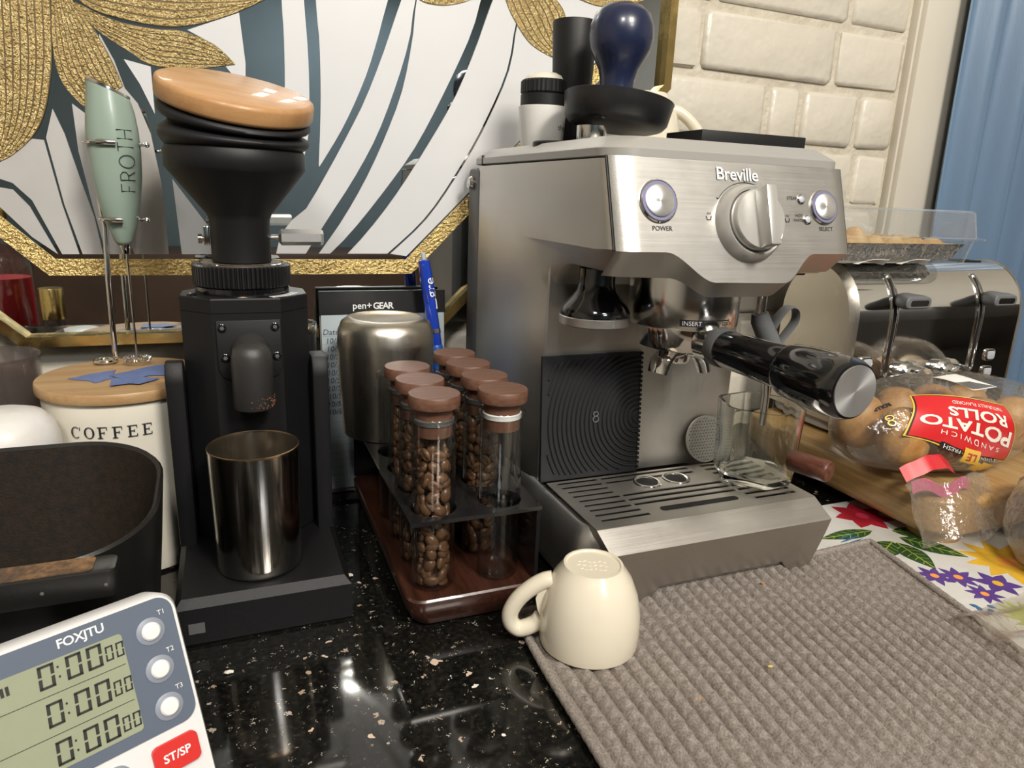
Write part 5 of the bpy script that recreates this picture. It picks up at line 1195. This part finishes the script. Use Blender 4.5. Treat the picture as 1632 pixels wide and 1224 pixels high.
part('film_tail', B().sheet(lambda u, v: (lerp(.5400,.6500,u)-.004*v+.002*math.sin(9*v), .4000-.030*v+.004*math.sin(8*u), lerp(.0660,.0200,v)+.003*math.sin(11*u+3*v)), 26, 14, .0004), 'film', T, smooth=80)
for x_, t_, w_ in ((.650,-28,.010),(.668,-34,.012),(.685,-42,.013)):
    part('price_sticker', B().grid(lambda u, v: tuple(bagpt(lerp(x_-w_,x_+w_,u), lerp(t_-7,t_+7,v)-12*u, .0016)), 6, 4), 'label_yellow', T, smooth=80)
mat('crust', (.31,.135,.034), .5, var=(45,(.53,.305,.105)), bmp=(90,.35,.002))
def roll(name, cx, cy, cz, rx, ry, rz, label, grp, ang=0, mt='crust'):
    b = B(); n_ = 24; rs = []
    for k in range(11):
        a = -math.pi/2+math.pi*k/10; zz = math.sin(a); rr_ = math.cos(a)**.75 if abs(math.cos(a)) > 1e-3 else .001
        zz = zz if zz > 0 else zz*.72
        rs.append([(cx+rx*rr_*math.cos(2*math.pi*i/n_+ang), cy+ry*rr_*math.sin(2*math.pi*i/n_+ang), cz+rz*zz) for i in range(n_)])
    return single(name, b.rings(rs), mt, label, 'bread roll', (cx, cy, cz-rz*.72), grp, smooth=70)
wh = ['first', 'second', 'third', 'fourth']
for i in range(4):
    for j, (ry_, rz_) in enumerate(((.4380,.0900),(.4890,.0950))):
        xx = .5760+i*.0500; sc = .92 if i in (0,3) else 1
        roll('bread_roll', xx, ry_, .0905, .0245, .0245*sc, .0345*sc, 'golden roll in the labelled bag, %s from left of the %s row' % (wh[i], ('front','back')[j]), 'rolls in the labelled bag')

# second bag with pale buns behind, third bag with buns at the front right
T = thing('bun_bag', 'clear bag of pale buns at the right end of the wooden board', 'bread bag', (.8350,.455,.0485))
def blob(c, r, n1=30, n2=16, amp=.05, sd=0, zmin=.0485):
    rs = []
    for k in range(n2+1):
        a = -math.pi/2+math.pi*k/n2; ca, sa = math.cos(a), math.sin(a)
        rs.append([(c[0]+r[0]*max(ca,.001)**.7*math.cos(2*math.pi*i/n1)*(1+amp*math.sin(5*i+3*k+sd)), c[1]+r[1]*max(ca,.001)**.7*math.sin(2*math.pi*i/n1)*(1+amp*math.sin(3*i-2*k+sd)), max(zmin, c[2]+r[2]*sa*(1+amp*math.sin(2*i+sd)))) for i in range(n1)])
    return B().rings(rs)
part('bag_film', blob((.838,.452,.088),(.052,.050,.044), amp=.04), 'film', T, smooth=80)
mat('pale_bun', (.60,.47,.33), .55, var=(50,(.70,.60,.46)))
for (x, y, z), lb in (((.817,.440,.078),'pale bun nearest in the bag at the right end of the board'),((.858,.448,.080),'pale bun at the right in the bag at the right end of the board'),((.838,.478,.082),'pale bun at the back in the bag at the right end of the board')):
    roll('bread_roll', x, y, z, .023, .020, .028, lb, 'buns in the unlabelled bag', mt='pale_bun')
T = thing('bagel_bag', 'clear bag of round buns at the right edge in front of the wooden board', 'bread bag', (.6630,.3280,.0022))
part('bag_film', blob((.6640,.3270,.0460),(.060,.050,.050), amp=.03, zmin=.0022), 'film', T, smooth=80)
roll('bread_roll', .6560, .3200, .0270, .0420, .0360, .0270, 'orange crusted bun at the bottom of the bag at the right edge', 'buns in the bag at the right edge')
roll('bread_roll', .6680, .3380, .0720, .0430, .0340, .0200, 'tan bun on top in the bag at the right edge', 'buns in the bag at the right edge', mt='pale_bun')
single('plastic_film', B().sheet(lambda u, v: (lerp(.4700,.6300,u)+.008*v, lerp(.2150,.2950,v)+.012*math.sin(5*u), .0120+.006*math.sin(9*u+2*v)+.004*math.sin(17*v+3*u)), 40, 24, .0004), 'film', 'crumpled clear plastic film lying over the towel edge at the right', 'plastic film', (.55,.25,.011), smooth=80)

# ================================================================== floral place mat
T = thing('place_mat', 'white place mat printed with flowers and leaves beside the grey towel', 'place mat', (.70,.38,.0004))
mat('mat_white', (.62,.615,.585), .5, var=(40,(.57,.56,.53)))
part('mat_sheet', B().prism(rrect(.4450, .9800, .2350, .4960, .012), .0003, .0016, 'xy'), 'mat_white', T, smooth=0)
for nm_, c_ in (('red',(.33,.010,.024)),('leaf',(.016,.060,.016)),('leaf_pale',(.36,.42,.06)),('yellow',(.60,.36,.03)),('purple',(.075,.035,.20)),('blue',(.03,.11,.24)),('crimson',(.50,.03,.07)),('orange',(.75,.28,.05))): mat('print_'+nm_, c_, .5, var=(90,tuple(min(1,v*1.25) for v in c_)))
def petal_poly(x, y, ang, l_, w_, n_=8):
    c, s_ = math.cos(ang), math.sin(ang); P = []
    for k in range(n_+1): t_ = k/n_; P.append((t_*l_, w_*math.sin(math.pi*t_**.8)))
    for k in range(n_-1, 0, -1): t_ = k/n_; P.append((t_*l_, -w_*math.sin(math.pi*t_**.8)))
    return [(x+c*a-s_*b_, y+s_*a+c*b_) for a, b_ in P]
PZ = [.0016]
def pr_leaf(x, y, ang, l_, w_, col, nm='printed_leaf'):
    PZ[0] += .000004; f = part(nm, B().prism(petal_poly(x, y, R(ang), l_, w_), .0016, PZ[0]+.00008, 'xy'), 'print_'+col, T, smooth=0)
    if l_ > .04:
        c, s_ = math.cos(R(ang)), math.sin(R(ang)); b = B(); z_ = PZ[0]+.00016
        def seg_(p, q, w2): d = Vector((q[0]-p[0], q[1]-p[1])).normalized(); b.add([(x+c*a-s_*e, y+s_*a+c*e, z_) for a, e in ((p[0]-d.y*w2, p[1]+d.x*w2), (p[0]+d.y*w2, p[1]-d.x*w2), (q[0]+d.y*w2, q[1]-d.x*w2), (q[0]-d.y*w2, q[1]+d.x*w2))], [(0,1,2,3)])
        seg_((0,0), (l_*.96,0), .0005)
        for k in range(1, 6):
            for sg in (-1, 1): seg_((l_*k/7,0), (l_*(k/7+.10), sg*w_*.8*math.sin(math.pi*(k/7+.1)**.8)), .00025)
        part('leaf_veins', b, 'print_leaf_pale', f, smooth=0)
def pr_flower(x, y, n_, l_, w_, col, ctr, a0=0):
    b = B()
    for k in range(n_): PZ[0] += .000003; b.prism(petal_poly(x, y, R(a0+360*k/n_), l_, w_), .0016, PZ[0]+.00008, 'xy')
    f = part('printed_flower', b, 'print_'+col, T, smooth=0); part('flower_centre', B().prism(circ(x, y, l_*.22, 12), .0016, PZ[0]+.00016, 'xy'), 'print_'+ctr, f, smooth=0)
pr_flower(.6250,.3520, 11, .040, .0075, 'yellow', 'orange'); pr_flower(.5560,.3480, 8, .017, .0035, 'purple', 'orange', 10); pr_flower(.5790,.3300, 6, .019, .0050, 'purple', 'yellow', 25); pr_flower(.5520,.3220, 8, .015, .0030, 'purple', 'orange', 5); pr_flower(.5380,.3560, 7, .016, .0035, 'purple', 'orange', 40)
pr_flower(.6080,.3080, 7, .013, .0030, 'crimson', 'yellow'); pr_flower(.7000,.3500, 9, .020, .0035, 'red', 'yellow'); pr_flower(.6500,.2900, 7, .014, .0030, 'crimson', 'yellow', 20)
pr_flower(.5740,.4640, 7, .030, .009, 'red', 'crimson', 15)
pr_leaf(.5560,.4130, 205, .044, .0115, 'leaf'); pr_leaf(.5580,.4110, 260, .048, .0120, 'leaf'); pr_leaf(.5700,.4180, 300, .056, .0130, 'leaf'); pr_leaf(.5560,.4360, 178, .062, .0085, 'leaf'); pr_leaf(.5750,.4300, 330, .045, .0110, 'leaf')
pr_leaf(.6180,.3260, 285, .034, .0090, 'blue'); pr_leaf(.6400,.3150, 300, .026, .0050, 'blue')
for k in range(9): pr_leaf(.5480+.006*k*.5, .2750+.004*k*.2, 40+k*22, .034, .0042, 'leaf_pale')
for k in range(7): pr_leaf(.6100, .2600, 60+k*28, .030, .0050, 'leaf_pale')
for k in range(6): pr_leaf(.5220+.003*k, .3020+.004*(k % 3), 60*k, .0065, .0022, 'blue')
for k in range(6): pr_leaf(.4990+.002*k, .4050+.0055*k, 10, .030, .0009, 'blue', 'printed_stripe')
for k in range(5): pr_leaf(.5300-.002*k, .3640+.0040*k, 190, .022, .0008, 'crimson', 'printed_stripe')

# ================================================================== waffle towel
def towel_mat():
    mt, n, l, b = base('towel_cloth'); MATS['towel_cloth'] = mt; v = coords(n, l)
    f = noise(n, l, v, 620, 5, .75); g = noise(n, l, v, 26, 4, .6)
    c1 = ramp(n, l, f, [(.34,(.215,.178,.150)),(.66,(.580,.500,.434))])
    c2 = ramp(n, l, g, [(.35,(.88,.86,.84)),(.70,(1.0,.99,.97))])
    mx = n.new('ShaderNodeMix'); mx.data_type = 'RGBA'; mx.blend_type = 'MULTIPLY'; mx.inputs[0].default_value = 1; l.new(c1, mx.inputs[6]); l.new(c2, mx.inputs[7]); l.new(mx.outputs[2], b.inputs['Base Color'])
    b.inputs['Roughness'].default_value = .95; b.inputs['Specular IOR Level'].default_value = .1; b.inputs['Sheen Weight'].default_value = .25
    bump(n, l, b, f, 1.0, .003)
towel_mat()
TQ = [(.1690,.0700),(.4550,.0700),(.5290,.4150),(.1830,.4120)]   # corners: near left, near right, far right, far left
def tw_xy(u, v):
    a = [lerp(TQ[0][d], TQ[1][d], u) for d in (0,1)]; c = [lerp(TQ[3][d], TQ[2][d], u) for d in (0,1)]
    x, y = lerp(a[0], c[0], v), lerp(a[1], c[1], v)
    return x-.010*(1-u)**4*math.sin(math.pi*v)-.004*math.sin(7*v+1)*(1-u)**6, y-.004*math.sin(math.pi*u)*v**6
RIB, CEL = 31, 36
def tw(u, v):
    x, y = tw_xy(u, v); e = min(u, 1-u, v, 1-v)
    fu = (u*RIB+.35*v*2+.12*math.sin(5*v)) % 1; gap = math.exp(-((fu if fu < .5 else 1-fu)/.10)**2)
    fv = (v*CEL+.5*(int(u*RIB+.35*v*2) % 2)) % 1; tri = abs(2*fv-1)
    z = .0058+.0026*(1-abs(2*fu-1))*(.25+.75*tri)-(.0030+.0008*math.sin(v*60+u*40))*gap-.0013*tri*abs(2*fu-1)+.0004*math.sin(190*u+77*v)*math.sin(150*v)
    z += .0012*math.sin(6*u+2)*math.sin(5*v)+.0012*math.sin(3*v*4+u)
    if e < .02: z = lerp(.0052, z, e/.02)
    if e < .012: z += .0006*math.sin((u+v)*700)
    return x, y, max(z, .0026)
NU, NV = 31*9, 36*8
b = B(); b.grid(tw, NU, NV)
lowv = [(x, y, .0021) for x, y in [tw_xy(i/40, j/40) for j in range(41) for i in range(41)]]
b.add(lowv, [(j*41+i, (j+1)*41+i, (j+1)*41+i+1, j*41+i+1) for j in range(40) for i in range(40)])
edge = [(i/NU, 0) for i in range(NU)]+[(1, j/NV) for j in range(NV)]+[(1-i/NU, 1) for i in range(NU)]+[(0, 1-j/NV) for j in range(NV)]
top = [tw(*p) for p in edge]; bot = [(*tw_xy(*p), .0021) for p in edge]; n_ = len(edge)
b.add(top+bot, [(i, n_+i, n_+(i+1) % n_, (i+1) % n_) for i in range(n_)])
T = thing('waffle_towel', 'taupe waffle weave drying towel spread in front of the espresso machine', 'towel', (.34,.25,.002))
part('cloth', b, 'towel_cloth', T, smooth=80)
hem = [Vector((*tw_xy(*p), .0052)) for p in ([(i/90, 0) for i in range(90)]+[(1, j/90) for j in range(90)]+[(1-i/90, 1) for i in range(90)]+[(0, 1-j/90) for j in range(90)])]
part('hem', B().tube(hem, [.0030+.0004*(i % 2) for i in range(len(hem))], 8, True), 'towel_cloth', T, smooth=80)

# cream espresso cup upside down on the towel corner
MC = (.2130,.3660); mz = .0068
T = thing('espresso_cup', 'cream ceramic espresso cup upside down on the near left corner of the towel', 'cup', (*MC, mz))
MS = .935
part('cup_body', B().lathe([(r*MS, mz+h_*.965) for r, h_ in ((.0335,0),(.0355,.0006),(.0362,.004),(.0366,.014),(.0358,.026),(.0330,.039),(.0280,.0505),(.0235,.0565),(.0218,.0590),(.0212,.0600),(.0196,.0600),(.0188,.0588),(.0001,.0584))], (*MC,0), 64), 'cream', T, smooth=50)
hd = (-R0.x, -R0.y, 0)
hp = [(.0285,.0465),(.0345,.0450),(.0430,.0395),(.0520,.0305),(.0575,.0200),(.0570,.0115),(.0515,.0065),(.0450,.0080),(.0390,.0115),(.0355,.0160)]
d_ = Vector(hd).normalized()
part('handle', B().tube(smooth3([(MC[0]+d_.x*a*MS, MC[1]+d_.y*a*MS, mz+z*.965) for a, z in hp]), (.0057,.0061), 16), 'cream', T, smooth=60)
web = [(.0300,.0440),(.0375,.0405),(.0400,.0330),(.0385,.0250),(.0352,.0160),(.0345,.0300)]
wb = B(); rs = []
nrm = Vector((-d_.y, d_.x, 0))
for s_ in (-.0036,.0036): rs.append([tuple(Vector((MC[0]+d_.x*a*MS, MC[1]+d_.y*a*MS, mz+z*.965))+nrm*s_) for a, z in web])
part('handle_web', wb.rings(rs), 'cream', T, smooth=30)
b = B()
cz_ = mz+.0566
for i, (dx, dy, l_) in enumerate(((0,.004,.020),(0,-.001,.022),(0,-.006,.018))):
    for k in range(6): 
        p_ = Vector((MC[0], MC[1], cz_))+R0*(dx-l_/2+l_*k/6)+F0*dy; b.tube([p_, p_+R0*l_/9+F0*(.0015*math.sin(k*2+i))], .00035, 5)
part('embossed_mark', b, 'cream', T)

# crumbs and chips
mat('crumb', (.42,.19,.06), .8); mat('seed', (.78,.75,.66), .6); mat('crumb_yellow', (.62,.47,.10), .7)
def crumb(x, y, z, s_, mt, label):
    rr = random.Random(int(x*1e5)); bm = bmesh.new(); bmesh.ops.create_icosphere(bm, subdivisions=1, radius=s_)
    for v in bm.verts: v.co = Vector((v.co.x*1.6, v.co.y, v.co.z*.5))*rr.uniform(.75,1.2)+Vector((x, y, z+s_*.5))
    single('crumb', B().take(bm), mt, label, 'crumb', (x, y, z), smooth=0)
crumb(-.0163,.4155,0,.0022,'seed','pale flat chip on the granite beside the timer'); crumb(.0735,.5080,0,.0026,'seed','white chip standing by the right corner of the grinder base')
crumb(.3800,.3850,.0072,.0013,'crumb','orange brown crumb on the towel near the drip tray'); crumb(.3130,.3000,.0072,.0013,'crumb_yellow','yellow crumb in the middle of the towel'); crumb(.2500,.2900,.0072,.0011,'crumb','small tan crumb on the towel below the cream cup')
